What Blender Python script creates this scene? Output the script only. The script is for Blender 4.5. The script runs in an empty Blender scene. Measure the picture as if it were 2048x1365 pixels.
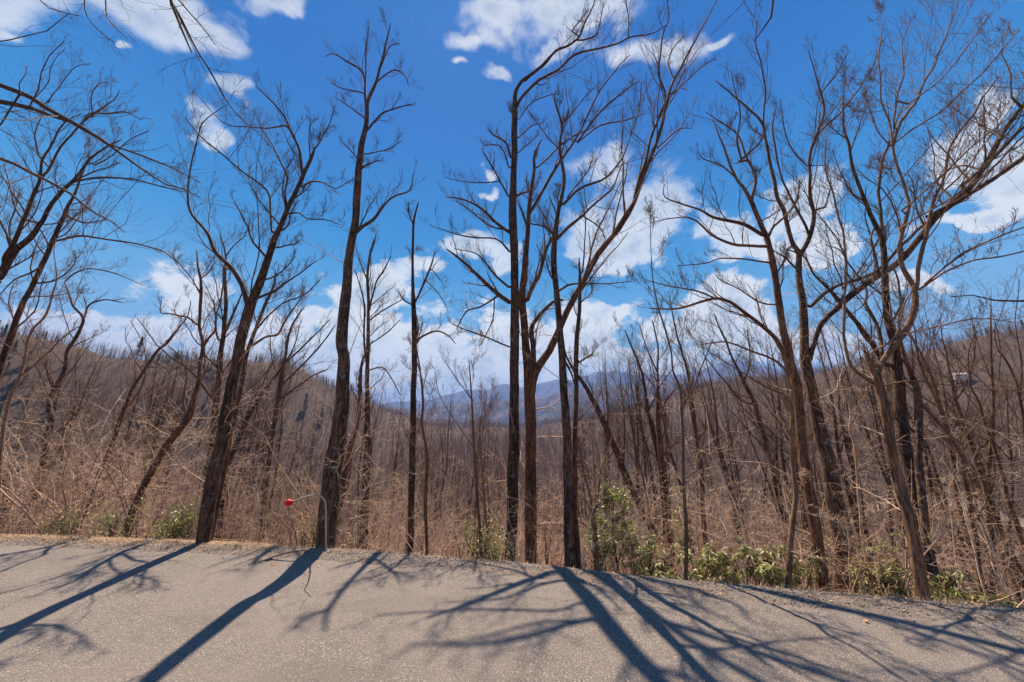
import bpy, math, random
import numpy as np
from mathutils import Vector, noise as mnoise

S = bpy.context.scene
COL = S.collection
R_ = math.radians
rng = np.random.default_rng(7)
random.seed(7)

# ------------------------------------------------------------------ camera, sky, sun, exposure
F = 700.0            # focal length in photo pixels (2048 wide)
TILT = R_(15.0)
cam_d = bpy.data.cameras.new('camera')
cam = bpy.data.objects.new('camera', cam_d); COL.objects.link(cam)
cam_d.sensor_width = 36; cam_d.lens = F / 2048 * 36
cam_d.clip_start = 0.05; cam_d.clip_end = 40000
cam.location = (0, 0, 0); cam.rotation_euler = (R_(90) + TILT, 0, 0)
S.camera = cam

SUN_EL, SUN_AZ = R_(58.0), R_(-11.5)
sd = bpy.data.lights.new('sun', 'SUN'); sd.energy = 5.0; sd.angle = R_(0.55); sd.color = (1.0, 0.87, 0.71)
sun = bpy.data.objects.new('sun', sd); COL.objects.link(sun)
sdir = Vector((math.sin(SUN_AZ) * math.cos(SUN_EL), math.cos(SUN_AZ) * math.cos(SUN_EL), math.sin(SUN_EL)))
sun.rotation_euler = sdir.to_track_quat('Z', 'Y').to_euler()
EXPO = 0.95
S.view_settings.view_transform = 'Standard'; S.view_settings.look = 'None'
S.view_settings.gamma = 1; S.view_settings.use_curve_mapping = False
S.view_settings.exposure = EXPO
S.cycles.use_denoising = True
S.cycles.max_bounces = 5; S.cycles.diffuse_bounces = 3; S.cycles.volume_bounces = 0
S.cycles.transparent_max_bounces = 4


def ray(x, y):
    """world direction through a photo pixel, forward distance 1"""
    cx, cz = (x - 1024) / F, -(y - 682.5) / F
    return np.array([cx, math.cos(TILT) - cz * math.sin(TILT), math.sin(TILT) + cz * math.cos(TILT)])


def at(x, y, D):
    """point seen at photo pixel x, y whose world distance in front (Y) is D; also returns scale (m per px)"""
    r = ray(x, y); t = D / max(r[1], 0.08)
    return r * t, t / F


def azel(x, y):
    r = ray(x, y)
    return math.atan2(r[0], r[1]), math.atan2(r[2], math.hypot(r[0], r[1]))


# node expression helper ---------------------------------------------------------------------
class E:
    def __init__(s, nt, sock): s.nt, s.s = nt, sock
    def _m(s, op, *a, clamp=False):
        n = s.nt.nodes.new('ShaderNodeMath'); n.operation = op; n.use_clamp = clamp
        for i, v in enumerate((s,) + a):
            if isinstance(v, E): s.nt.links.new(v.s, n.inputs[i])
            else: n.inputs[i].default_value = v
        return E(s.nt, n.outputs[0])
    def __add__(s, o): return s._m('ADD', o)
    def __sub__(s, o): return s._m('SUBTRACT', o)
    def __mul__(s, o): return s._m('MULTIPLY', o)
    def __truediv__(s, o): return s._m('DIVIDE', o)
    def mx(s, o): return s._m('MAXIMUM', o)
    def mn(s, o): return s._m('MINIMUM', o)
    def sat(s): return s._m('ADD', 0.0, clamp=True)
    def pw(s, o): return s._m('POWER', o)


def smooth(e, a, b):
    n = e.nt.nodes.new('ShaderNodeMapRange'); n.interpolation_type = 'SMOOTHSTEP'
    e.nt.links.new(e.s, n.inputs['Value'])
    n.inputs['From Min'].default_value = a; n.inputs['From Max'].default_value = b
    return E(e.nt, n.outputs[0])


def mixc(nt, fac, a, b, blend='MIX'):
    n = nt.nodes.new('ShaderNodeMix'); n.data_type = 'RGBA'; n.blend_type = blend
    for sock, v in ((n.inputs[0], fac), (n.inputs[6], a), (n.inputs[7], b)):
        if isinstance(v, E): nt.links.new(v.s, sock)
        elif isinstance(v, bpy.types.NodeSocket): nt.links.new(v, sock)
        else: sock.default_value = v if not isinstance(v, tuple) else (*v, 1)[:4]
    return n.outputs[2]


def noise(nt, vec, scale, detail=3, rough=.5, dist=0, lac=2.0):
    n = nt.nodes.new('ShaderNodeTexNoise')
    if vec is not None: nt.links.new(vec, n.inputs['Vector'])
    n.inputs['Scale'].default_value = scale; n.inputs['Detail'].default_value = detail
    n.inputs['Roughness'].default_value = rough; n.inputs['Distortion'].default_value = dist
    n.inputs['Lacunarity'].default_value = lac
    return E(nt, n.outputs[0])


def build_world():
    w = bpy.data.worlds.new('World'); S.world = w; w.use_nodes = True
    nt = w.node_tree; nt.nodes.clear()
    out = nt.nodes.new('ShaderNodeOutputWorld'); bg = nt.nodes.new('ShaderNodeBackground')
    nt.links.new(bg.outputs[0], out.inputs[0])
    sky = nt.nodes.new('ShaderNodeTexSky'); sky.sky_type = 'NISHITA'; sky.sun_disc = False
    sky.sun_elevation = SUN_EL; sky.sun_rotation = SUN_AZ; sky.altitude = 800
    sky.air_density = 1.0; sky.dust_density = 0.25; sky.ozone_density = 2.5
    STR = 0.055; K = 1 / (STR * 2 ** EXPO)
    bg.inputs['Strength'].default_value = STR
    tc = nt.nodes.new('ShaderNodeTexCoord'); D = tc.outputs['Generated']
    sep = nt.nodes.new('ShaderNodeSeparateXYZ'); nt.links.new(D, sep.inputs[0])
    X, Y, Z = (E(nt, sep.outputs[i]) for i in range(3))
    az = X._m('ARCTAN2', Y); el = Z._m('ARCSINE')
    hs = nt.nodes.new('ShaderNodeHueSaturation'); nt.links.new(sky.outputs[0], hs.inputs['Color'])
    hs.inputs['Saturation'].default_value = 1.32; hs.inputs['Value'].default_value = 1.0
    gm = mixc(nt, 1.0, hs.outputs[0], (0.78, 1.0, 1.20), 'MULTIPLY')
    # clouds: soft billows at their own bearings and heights: x, y, half width, half height, softness
    blobs = [(330, 30, 190, 85), (150, 5, 200, 70), (430, 75, 95, 55), (10, 40, 90, 75), (50, 102, 60, 22), (590, 8, 75, 30),
             (1010, 30, 130, 65), (1140, 20, 120, 70), (950, 85, 70, 32), (1120, 105, 60, 32),
             (995, 163, 30, 22), (925, 138, 26, 15), (490, 190, 48, 22), (425, 250, 55, 26), (290, 135, 20, 10), (1260, 100, 110, 45), (1380, 95, 70, 50), (1455, 85, 40, 22),
             (1215, 335, 88, 60), (1275, 430, 140, 92), (1340, 400, 75, 66), (1180, 450, 100, 70), (1230, 485, 170, 38),
             (1450, 455, 75, 38), (1510, 492, 110, 38), (1620, 405, 100, 58), (1690, 470, 90, 50), (1450, 610, 105, 85), (1490, 670, 130, 60), (1350, 660, 90, 40), (1440, 545, 60, 28),
             (390, 575, 125, 85), (320, 640, 140, 85), (460, 650, 120, 60), (240, 690, 120, 50), (120, 640, 130, 40), (60, 690, 120, 60),
             (720, 580, 100, 55), (640, 650, 110, 45), (970, 515, 120, 34), (850, 545, 70, 22), (965, 345, 22, 12), (965, 378, 26, 12),
             (870, 690, 110, 65), (1000, 700, 130, 75), (760, 700, 150, 70), (1150, 690, 160, 75), (900, 770, 330, 85), (620, 730, 190, 75), (1250, 740, 240, 70), (1200, 620, 110, 34), (1600, 700, 200, 45),
             (1985, 225, 65, 48), (1940, 310, 130, 58), (2030, 360, 150, 55), (2020, 15, 90, 32), (1850, 560, 90, 26), (1960, 420, 160, 30), (700, 640, 90, 30)]
    DV = nt.nodes.new('ShaderNodeVectorMath'); DV.operation = 'MULTIPLY'; nt.links.new(D, DV.inputs[0]); DV.inputs[1].default_value = (1, 1, 1.5)
    n1 = noise(nt, DV.outputs[0], 7.0, 8, 0.62)
    n2 = noise(nt, DV.outputs[0], 22.0, 5, 0.60)
    nn = (n1 - .5) * 3.6 + (n2 - .5) * 1.5

    def vm(op, a_, b_):
        n = nt.nodes.new('ShaderNodeVectorMath'); n.operation = op
        for i_, v in enumerate((a_, b_)):
            if isinstance(v, bpy.types.NodeSocket): nt.links.new(v, n.inputs[i_])
            else: n.inputs[i_].default_value = v
        return n.outputs['Value'] if op == 'DOT_PRODUCT' else n.outputs[0]
    # billow the cloud outlines: push the direction about with noise before measuring
    def nvec(scale, amp):
        n = nt.nodes.new('ShaderNodeTexNoise'); nt.links.new(D, n.inputs['Vector']); n.inputs['Scale'].default_value = scale; n.inputs['Detail'].default_value = 3
        return vm('MULTIPLY', vm('SUBTRACT', n.outputs['Color'], (.5, .5, .5)), (amp,) * 3)
    Dw = vm('ADD', vm('ADD', D, nvec(3.5, .22)), nvec(11, .085))
    m = None
    for (x, y, rx, ry) in blobs:
        un = lambda px, py: ray(px, py) / np.linalg.norm(ray(px, py))
        c = un(x, y); rv = un(x + rx, y) - c; uv = un(x, y - ry) - c
        uv = uv - rv * (uv @ rv) / (rv @ rv)
        rv = rv / (rv @ rv); uv = uv / (uv @ uv)
        u = E(nt, vm('DOT_PRODUCT', Dw, tuple(rv))) - float(c @ rv); v = E(nt, vm('DOT_PRODUCT', Dw, tuple(uv))) - float(c @ uv)
        q = (u * u + v * v)._m('SQRT') * -1.0 + 1.0
        m = q if m is None else m._m('SMOOTH_MAX', q, 0.35)
    ahead = smooth(E(nt, vm('DOT_PRODUCT', D, (0, .966, .259))), .1, .25)
    f0 = m.mn(1.0) * ahead + (ahead * -1.0 + 1.0) * -3.0
    # a few scattered clouds for the parts of the sky beyond the photograph
    far = noise(nt, D, 2.2, 6, 0.6) * 3.0 - 1.9
    side = smooth(az._m('ABSOLUTE'), 1.05, 1.3)
    f0 = f0.mx(far * side - (side * -1.0 + 1.0) * 3.0)
    dens = f0.mn(0.8) + nn * 0.62 + 0.04
    high = smooth(el, R_(16), R_(40))
    low_ = high * -1.0 + 1.0
    sharp = smooth(dens, 0.08, 0.42) * low_ + smooth(dens, -0.02, 0.85) * high
    cover = sharp * (high * -0.25 + 0.98)
    thick = smooth(dens, 0.2, 1.1)
    grey = noise(nt, DV.outputs[0], 10.0, 6, 0.6)
    sh = smooth(grey * 1.0 + thick * 0.25, 0.55, 1.0)
    ccol = mixc(nt, sh, (K * 1.02, K * 1.02, K * 1.0), (K * .50, K * .60, K * .70))
    # paler, greener blue towards the horizon
    g1 = smooth(el, R_(8), R_(50)) * -1.0 + 1.0
    base = mixc(nt, g1 * 0.85, gm, (K * .075, K * .40, K * .84))
    base = mixc(nt, 0.8, base, (K * .008, K * .165, K * .56))
    base = mixc(nt, g1 * 0.85, base, (K * .030, K * .41, K * .80))
    g2 = smooth(el, R_(-2), R_(30)) * -1.0 + 1.0
    base = mixc(nt, g2 * 0.8, base, (K * .50, K * .76, K * .90))
    col = mixc(nt, cover, base, ccol)
    nt.links.new(col, bg.inputs['Color'])


build_world()


# ------------------------------------------------------------------ object helpers
def props(o, label=None, cat=None, group=None, kind=None):
    if label: o['label'] = label
    if cat: o['category'] = cat
    if group: o['group'] = group
    if kind: o['kind'] = kind
    return o


def empty(name, loc, label, cat, group=None):
    o = bpy.data.objects.new(name, None); COL.objects.link(o); o.location = loc; o.empty_display_size = .2
    return props(o, label, cat, group)


def mesh_obj(name, V, Fc, mat, parent=None, smooth_=True, attrs=None, link=True):
    me = bpy.data.meshes.new(name)
    V = np.asarray(V, dtype=np.float32)
    if isinstance(Fc, np.ndarray):
        nf, k = Fc.shape
        me.vertices.add(len(V)); me.vertices.foreach_set('co', V.ravel())
        me.loops.add(nf * k); me.loops.foreach_set('vertex_index', Fc.astype(np.int32).ravel())
        me.polygons.add(nf); me.polygons.foreach_set('loop_start', np.arange(0, nf * k, k, dtype=np.int32))
        me.update(calc_edges=True)
    else:
        me.from_pydata([tuple(v) for v in V], [], Fc); me.update()
    me.polygons.foreach_set('use_smooth', [smooth_] * len(me.polygons))
    for kk, vv in (attrs or {}).items():
        a = me.attributes.new(kk, 'FLOAT', 'POINT'); a.data.foreach_set('value', np.asarray(vv, dtype=np.float32))
    me.materials.append(mat)
    o = bpy.data.objects.new(name, me)
    if link: COL.objects.link(o)
    if parent is not None:
        o.parent = parent
    return o


class Tubes:
    def __init__(s): s.b = {}; s.V = []; s.Fs = []; s.A = []; s.n = 0
    def add(s, P, R, sides, lump=0.0):
        """P [N,n,3], R [N,n]"""
        P = np.asarray(P, float); R = np.asarray(R, float)
        if P.ndim == 2: P = P[None]; R = R[None]
        N, n, _ = P.shape
        T = np.gradient(P, axis=1); T /= np.linalg.norm(T, axis=2, keepdims=True) + 1e-9
        mean = T.mean(axis=1); ref = np.zeros((N, 3)); ref[np.arange(N), np.argmin(np.abs(mean), axis=1)] = 1
        U = np.cross(T, ref[:, None, :]); U /= np.linalg.norm(U, axis=2, keepdims=True) + 1e-9
        W = np.cross(T, U)
        a = np.arange(sides) * 2 * math.pi / sides
        ring = (np.cos(a)[None, None, :, None] * U[:, :, None, :] + np.sin(a)[None, None, :, None] * W[:, :, None, :])
        rr = np.repeat(R[:, :, None], sides, axis=2)
        if lump:
            z = np.cumsum(np.linalg.norm(np.diff(P, axis=1, prepend=P[:, :1]), axis=2), axis=1)
            ph = rng.uniform(0, 6.28, (N, 6))
            for k, (fa, fz, am) in enumerate(((2, 2.1, .5), (3, 5.0, .4), (1, 1.3, .5), (5, .9, .35), (2, 9., .25), (4, 14., .2))):
                rr = rr * (1 + lump * am * np.sin(fa * a[None, None, :] + fz * z[:, :, None] + ph[:, k, None, None]))
        V = P[:, :, None, :] + ring * rr[..., None]
        base = s.n + (np.arange(N) * n * sides)[:, None, None]
        i = np.arange(n - 1)[None, :, None]; j = np.arange(sides)[None, None, :]; j2 = (j + 1) % sides
        q = np.stack([base + i * sides + j, base + i * sides + j2, base + (i + 1) * sides + j2, base + (i + 1) * sides + j], axis=-1)
        s.V.append(V.reshape(-1, 3)); s.Fs.append(q.reshape(-1, 4)); s.A.append(np.repeat(R[:, :, None], sides, axis=2).ravel())
        s.n += N * n * sides
        return s
    def build(s, name, mat, parent=None, link=True, origin=None):
        V = np.concatenate(s.V)
        if origin is not None: V = V - np.asarray(origin)
        return mesh_obj(name, V, np.concatenate(s.Fs), mat, parent, True, {'rad': np.concatenate(s.A)}, link)


def catmull(P, n, per_unit=None):
    """resample a polyline of k-vectors smoothly"""
    P = np.asarray(P, float)
    if len(P) == 2: P = np.array([P[0], (P[0] + P[1]) / 2, P[1]])
    A = np.vstack([2 * P[0] - P[1], P, 2 * P[-1] - P[-2]])
    out = []
    for i in range(len(P) - 1):
        p0, p1, p2, p3 = A[i:i + 4]
        for t in np.linspace(0, 1, 9)[:-1]:
            out.append(.5 * ((2 * p1) + (-p0 + p2) * t + (2 * p0 - 5 * p1 + 4 * p2 - p3) * t * t + (-p0 + 3 * p1 - 3 * p2 + p3) * t ** 3))
    out.append(P[-1]); out = np.array(out)
    s = np.concatenate([[0], np.cumsum(np.linalg.norm(np.diff(out[:, :3], axis=0), axis=1))])
    if per_unit: n = max(5, min(140, int(s[-1] * per_unit)))
    q = np.linspace(0, s[-1], n)
    return np.stack([np.interp(q, s, out[:, k]) for k in range(out.shape[1])], axis=1)


def nrm(v): return v / (np.linalg.norm(v, axis=-1, keepdims=True) + 1e-9)


def spawn(P, R, k, m, lenf, ang=(30, 60), up=.12, wob=.22, t0=.15, t1=1.0, rf=.45, rmin=.0020, lmin=.1, lmax=9, taper=.35, flat=0):
    """k child paths per parent path"""
    N, n, _ = P.shape
    t = (np.arange(k)[None, :] + rng.uniform(0, 1, (N, k))) / k * (t1 - t0) + t0
    x = np.clip(t * (n - 1), 0, n - 1.001); i = x.astype(int); f = (x - i)[..., None]
    I = np.arange(N)[:, None]
    p0 = P[I, i] * (1 - f) + P[I, i + 1] * f
    r0 = R[I, i] * (1 - f[..., 0]) + R[I, i + 1] * f[..., 0]
    T = nrm(P[I, i + 1] - P[I, i])
    L0 = np.linalg.norm(np.diff(P, axis=1), axis=2).sum(1)[:, None]
    q = rng.normal(size=(N, k, 3)); q[..., 2] *= (1 - flat)
    q = q - (q * T).sum(-1, keepdims=True) * T; q = nrm(q)
    a = np.radians(rng.uniform(ang[0], ang[1], (N, k)))[..., None]
    d = nrm(np.cos(a) * T + np.sin(a) * q + np.array([0, 0, up]))
    L = np.clip(L0 * lenf * (1.1 - .65 * t) * rng.uniform(.55, 1.25, (N, k)), lmin, lmax)
    pts = [p0]; p = p0
    for s in range(m):
        d = nrm(d + rng.normal(size=d.shape) * wob + np.array([0, 0, up * .6]))
        p = p + d * (L / m)[..., None]; pts.append(p)
    C = np.stack(pts, axis=2).reshape(N * k, m + 1, 3)
    rs = np.maximum(r0 * rf * rng.uniform(.7, 1.0, r0.shape), rmin).reshape(-1, 1)
    rr = rs * np.linspace(1, taper, m + 1)[None, :]
    return C, np.maximum(rr, rmin * .8)


def twigs(tb, P, R, gens, **kw):
    """gens: list of (k, m, lenf, sides)"""
    for gi, (k, m, lf, sides) in enumerate(gens):
        if gi == 2: kw = dict(kw, lmin=.05)
        P, R = spawn(P, R, k, m, lf, **kw)
        tb.add(P, R, sides)
    return P, R


# ------------------------------------------------------------------ materials
def new_mat(name):
    m = bpy.data.materials.new(name); m.use_nodes = True
    nt = m.node_tree; b = nt.nodes['Principled BSDF']; b.inputs['Specular IOR Level'].default_value = .25
    return m, nt, b


def bump(nt, b, h, strength, dist):
    n = nt.nodes.new('ShaderNodeBump'); n.inputs['Strength'].default_value = strength; n.inputs['Distance'].default_value = dist
    nt.links.new(h.s, n.inputs['Height']); nt.links.new(n.outputs[0], b.inputs['Normal'])


def bark_mat(name, trunk_a, trunk_b, twig, lichen=(.33, .33, .26), lich=.5, vary=True, spread=.5):
    m, nt, b = new_mat(name)
    g = nt.nodes.new('ShaderNodeNewGeometry'); pos = g.outputs['Position']
    mp = nt.nodes.new('ShaderNodeMapping'); nt.links.new(pos, mp.inputs[0]); mp.inputs['Scale'].default_value = (1, 1, .16)
    n1 = noise(nt, mp.outputs[0], 38, 6, .65); n2 = noise(nt, pos, 2.2, 4, .6); n3 = noise(nt, pos, 11, 5, .7)
    at_ = nt.nodes.new('ShaderNodeAttribute'); at_.attribute_name = 'rad'; rad = E(nt, at_.outputs['Fac'])
    c = mixc(nt, smooth(n1, .42, .58), tuple(v * .8 for v in trunk_a), tuple(v * 1.2 for v in trunk_b))
    n4 = noise(nt, mp.outputs[0], 9, 5, .7)
    c = mixc(nt, smooth(n2, .45, .72) * .45, c, tuple(v * .55 for v in trunk_a))
    c = mixc(nt, smooth(n4, .50, .60) * .6, c, tuple(v * .4 for v in trunk_a))
    c = mixc(nt, smooth(n4, .36, .44)._m('SUBTRACT', 1.0) * -.45, c, (trunk_b[0] * 1.5, trunk_b[1] * 1.25, trunk_b[2] * 1.15))
    c = mixc(nt, smooth(n3, .56, .66) * lich, c, lichen)
    thin = smooth(rad, .005, .045)
    tw = mixc(nt, smooth(n3, .35, .65), twig, tuple(v * .62 for v in twig))
    c = mixc(nt, thin, tw, c)
    if vary:
        oi = nt.nodes.new('ShaderNodeObjectInfo')
        hs = nt.nodes.new('ShaderNodeHueSaturation'); nt.links.new(c, hs.inputs['Color'])
        v = E(nt, oi.outputs['Random']) * spread + (1 - spread / 2); nt.links.new(v.s, hs.inputs['Value'])
        c = hs.outputs[0]
    nt.links.new(c, b.inputs['Base Color']); b.inputs['Roughness'].default_value = .85
    bump(nt, b, n1 + n4 * 1.2, 1.0, .022)
    return m


BARK = bark_mat('bark_brown', (.060, .030, .016), (.165, .085, .046), (.20, .115, .065))
BARK_RED = bark_mat('bark_reddish', (.105, .042, .020), (.215, .10, .052), (.27, .145, .08), lich=.2)
BARK_SMOOTH = bark_mat('bark_smooth_tan', (.17, .075, .036), (.30, .155, .082), (.38, .21, .12), lich=.25)
BRUSH = bark_mat('bark_twig_tan', (.44, .26, .155), (.62, .39, .24), (.80, .54, .36), lich=.1, spread=1.1)
BARK_FAR = bark_mat('bark_far', (.10, .062, .046), (.20, .125, .09), (.33, .205, .15), lich=.2)
BARK_DIST = bark_mat('bark_distant', (.12, .066, .042), (.33, .20, .128), (.58, .37, .245), lich=.1, spread=.9)


def leaf_mat(name, cols, rough=.45, trans=.3):
    m, nt, b = new_mat(name)
    at_ = nt.nodes.new('ShaderNodeAttribute'); at_.attribute_name = 'tone'
    r = nt.nodes.new('ShaderNodeValToRGB'); nt.links.new(at_.outputs['Fac'], r.inputs[0])
    for i, c in enumerate(cols):
        e = r.color_ramp.elements[i] if i < 2 else r.color_ramp.elements.new(i / (len(cols) - 1))
        e.position = i / (len(cols) - 1); e.color = (*c, 1)
    nt.links.new(r.outputs[0], b.inputs['Base Color']); b.inputs['Roughness'].default_value = rough
    t = nt.nodes.new('ShaderNodeBsdfTranslucent'); nt.links.new(r.outputs[0], t.inputs['Color'])
    mx = nt.nodes.new('ShaderNodeMixShader'); mx.inputs[0].default_value = trans
    nt.links.new(b.outputs[0], mx.inputs[1]); nt.links.new(t.outputs[0], mx.inputs[2])
    nt.links.new(mx.outputs[0], nt.nodes['Material Output'].inputs[0])
    b.inputs['Specular IOR Level'].default_value = .5
    return m


RHODO = leaf_mat('rhododendron_leaf', [(.05, .065, .015), (.15, .15, .03), (.32, .28, .06), (.46, .38, .15)])
HOLLY = leaf_mat('holly_leaf', [(.06, .09, .02), (.17, .20, .04), (.32, .33, .08), (.42, .38, .14)], .35, .45)
DRYLEAF = leaf_mat('dry_leaf', [(.20, .09, .04), (.36, .16, .06), (.50, .22, .08), (.45, .30, .18)], .7, .35)
PINEM = leaf_mat('pine_needles', [(.03, .045, .02), (.05, .07, .03), (.08, .10, .04)], .7, .1)

# asphalt
def asphalt():
    m, nt, b = new_mat('worn_asphalt')
    g = nt.nodes.new('ShaderNodeNewGeometry'); pos = g.outputs['Position']
    v = nt.nodes.new('ShaderNodeTexVoronoi'); nt.links.new(pos, v.inputs['Vector']); v.inputs['Scale'].default_value = 150
    cell = nt.nodes.new('ShaderNodeSeparateColor'); nt.links.new(v.outputs['Color'], cell.inputs[0]); cr = E(nt, cell.outputs[0]); cg = E(nt, cell.outputs[1])
    n1 = noise(nt, pos, 60, 4, .7); n2 = noise(nt, pos, .9, 5, .6); n3 = noise(nt, pos, 6, 4, .6); n4 = noise(nt, pos, 240, 2, .6)
    c = mixc(nt, smooth(cr, .15, .9), (.135, .108, .09), (.25, .205, .17))
    c = mixc(nt, smooth(cg, .90, .98), c, (.50, .42, .34))
    c = mixc(nt, smooth(n1, .52, .68) * .6, c, (.065, .051, .043))
    c = mixc(nt, smooth(n2, .4, .7) * .6, c, (.25, .20, .168))
    c = mixc(nt, smooth(noise(nt, pos, .45, 4, .6, 1.2), .5, .62) * .28, c, (.115, .095, .085))
    c = mixc(nt, smooth(n3, .55, .75) * .3, c, (.07, .058, .052))
    nt.links.new(c, b.inputs['Base Color']); b.inputs['Roughness'].default_value = .8
    h = E(nt, v.outputs['Distance']) * -1.0 + n1 * .8 + n4 * .3
    bump(nt, b, h, .7, .008)
    return m


ASPHALT = asphalt()


def ground_mat(name, cols, sc=1.0):
    m, nt, b = new_mat(name)
    g = nt.nodes.new('ShaderNodeNewGeometry'); pos = g.outputs['Position']
    n1 = noise(nt, pos, 14 * sc, 6, .7); n2 = noise(nt, pos, .35 * sc, 5, .6); n3 = noise(nt, pos, 55 * sc, 3, .7)
    c = mixc(nt, smooth(n1, .35, .65), cols[0], cols[1])
    c = mixc(nt, smooth(n2, .4, .65) * .7, c, cols[2])
    c = mixc(nt, smooth(n3, .55, .7) * .5, c, cols[3])
    nt.links.new(c, b.inputs['Base Color']); b.inputs['Roughness'].default_value = .95
    bump(nt, b, n1 + n3 * .5, .8, .05 / sc)
    return m


LITTER = ground_mat('leaf_litter', [(.06, .033, .02), (.19, .105, .062), (.13, .07, .04), (.32, .20, .125)])
SHOULDER = ground_mat('gravel_shoulder', [(.11, .085, .07), (.26, .205, .165), (.20, .15, .115), (.36, .29, .235)], 2.2)
FARFLOOR = ground_mat('hillside_floor', [(.04, .025, .018), (.17, .105, .072), (.085, .054, .036), (.27, .175, .12)], .16)
def far_ground():
    m, nt, b = new_mat('bare_forest_far')
    g = nt.nodes.new('ShaderNodeNewGeometry'); pos = g.outputs['Position']
    mp = nt.nodes.new('ShaderNodeMapping'); nt.links.new(pos, mp.inputs[0]); mp.inputs['Scale'].default_value = (1, 1, .5)
    n1 = noise(nt, mp.outputs[0], .022, 8, .72); n2 = noise(nt, pos, .0022, 5, .6)
    c = mixc(nt, smooth(n1, .36, .64), (.055, .036, .030), (.17, .115, .09))
    c = mixc(nt, smooth(n2, .5, .68) * .6, c, (.045, .05, .032))
    nt.links.new(c, b.inputs['Base Color']); b.inputs['Roughness'].default_value = 1
    bump(nt, b, n1, 1.0, 14)
    return m


FARWOOD = far_ground()

m, nt, b = new_mat('pale_dirt'); b.inputs['Base Color'].default_value = (.42, .32, .24, 1); b.inputs['Roughness'].default_value = 1; DIRT = m
m, nt, b = new_mat('galvanised_rod'); b.inputs['Base Color'].default_value = (.50, .38, .24, 1); b.inputs['Metallic'].default_value = .2; b.inputs['Roughness'].default_value = .5; ROD = m
m, nt, b = new_mat('red_plastic'); b.inputs['Base Color'].default_value = (.80, .02, .015, 1); b.inputs['Roughness'].default_value = .35; RED = m
m, nt, b = new_mat('gravel_stone')
oi = nt.nodes.new('ShaderNodeObjectInfo'); g = nt.nodes.new('ShaderNodeNewGeometry')
nn_ = noise(nt, g.outputs['Position'], 20, 2, .5)
nt.links.new(mixc(nt, smooth(nn_, .3, .7), (.20, .165, .135), (.46, .39, .33)), b.inputs['Base Color']); b.inputs['Roughness'].default_value = .9; STONE = m
m, nt, b = new_mat('house_siding'); b.inputs['Base Color'].default_value = (.82, .74, .64, 1); SIDING = m
m, nt, b = new_mat('house_roof'); b.inputs['Roughness'].default_value = 1; b.inputs['Specular IOR Level'].default_value = 0; b.inputs['Base Color'].default_value = (.55, .44, .34, 1); ROOFM = m
m, nt, b = new_mat('window_glass'); b.inputs['Base Color'].default_value = (.04, .05, .06, 1); b.inputs['Roughness'].default_value = .1; GLASS = m
m, nt, b = new_mat('straw'); b.inputs['Base Color'].default_value = (.50, .34, .20, 1); b.inputs['Roughness'].default_value = .9; STRAW = m

# ------------------------------------------------------------------ terrain
ZR = -1.6
EX = np.array([-60, -30, -14, -8.15, -4.66, -2.1, 0, 2.04, 3.3, 4.71, 8, 14, 30, 60.])
EY = np.array([11.5, 8.6, 6.75, 6.2, 5.84, 5.45, 4.97, 4.37, 4.08, 3.76, 2.75, 0.2, -9, -28.])


def y_edge(x): return np.interp(x, EX, EY)


crest_px = [(-200, 655), (0, 648), (60, 650), (170, 665), (300, 692), (450, 705), (580, 722), (640, 755), (700, 782), (760, 808), (830, 832), (950, 846),
            (1050, 842), (1200, 826), (1300, 800), (1400, 770), (1500, 752), (1630, 738), (1750, 716), (1850, 688), (1950, 658), (2048, 645), (2300, 640)]
CA = np.array([azel(*p)[0] for p in crest_px]); CE = np.tan([azel(*p)[1] for p in crest_px])
RC_A = np.array([-1.2, -.8, -.35, -.1, .1, .4, .8, 1.2]); RC_R = np.array([300, 320, 420, 560, 560, 520, 430, 400.])


def fbm(x, y, s, seed=0):
    r = np.zeros_like(x)
    for o in range(4):
        k = 2 ** o; a = seed * 1.7 + o * 2.3
        r += (np.sin(x * k / s * 1.3 + a + 1.7 * np.sin(y * k / s * .9 + a * 2)) * np.cos(y * k / s * 1.1 - a + 1.3 * np.sin(x * k / s * .7 - a))) / (k ** .9)
    return r


def height(x, y):
    x = np.asarray(x, float); y = np.asarray(y, float)
    d = (y - y_edge(x)) * .97
    r = np.hypot(x, y); az = np.arctan2(x, y)
    z = ZR - .03 - np.interp(d, [0, .3, .45, .9, 1.5, 3, 60, 150, 210, 900], [.03, .05, .2, .45, .75, 1.25, 20, 37, 40, 42])
    z = z + np.where(d > 1.0, fbm(x, y, 3.2, 1) * .10 * np.clip(d - 1, 0, 1), 0)
    z = np.where(d < 0, ZR - .12, z)
    # bank behind the road
    z = np.where(d < -8.5, ZR - .12 + np.clip(-(d + 8.5), 0, 40) * .25, z)
    rc = np.interp(az, RC_A, RC_R); el = np.interp(az, CA, CE, left=.19, right=.19)
    fr = np.cos(np.clip(az, -math.pi, math.pi)) > .1
    crest = el * rc - 5.5
    t = np.clip((r - 190) / (rc - 190), 0, 1); t = t * t * (3 - 2 * t)
    b = np.clip((r - rc) / 900, 0, 1)
    hill = z * (1 - t) + (crest + (fbm(x, y, 60, 3) * 3.5 + fbm(x, y, 22, 5) * 1.6) * t) * t
    hill = hill - b * (crest + 90)
    z = np.where(fr & (r > 190), hill, z)
    return z


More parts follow.
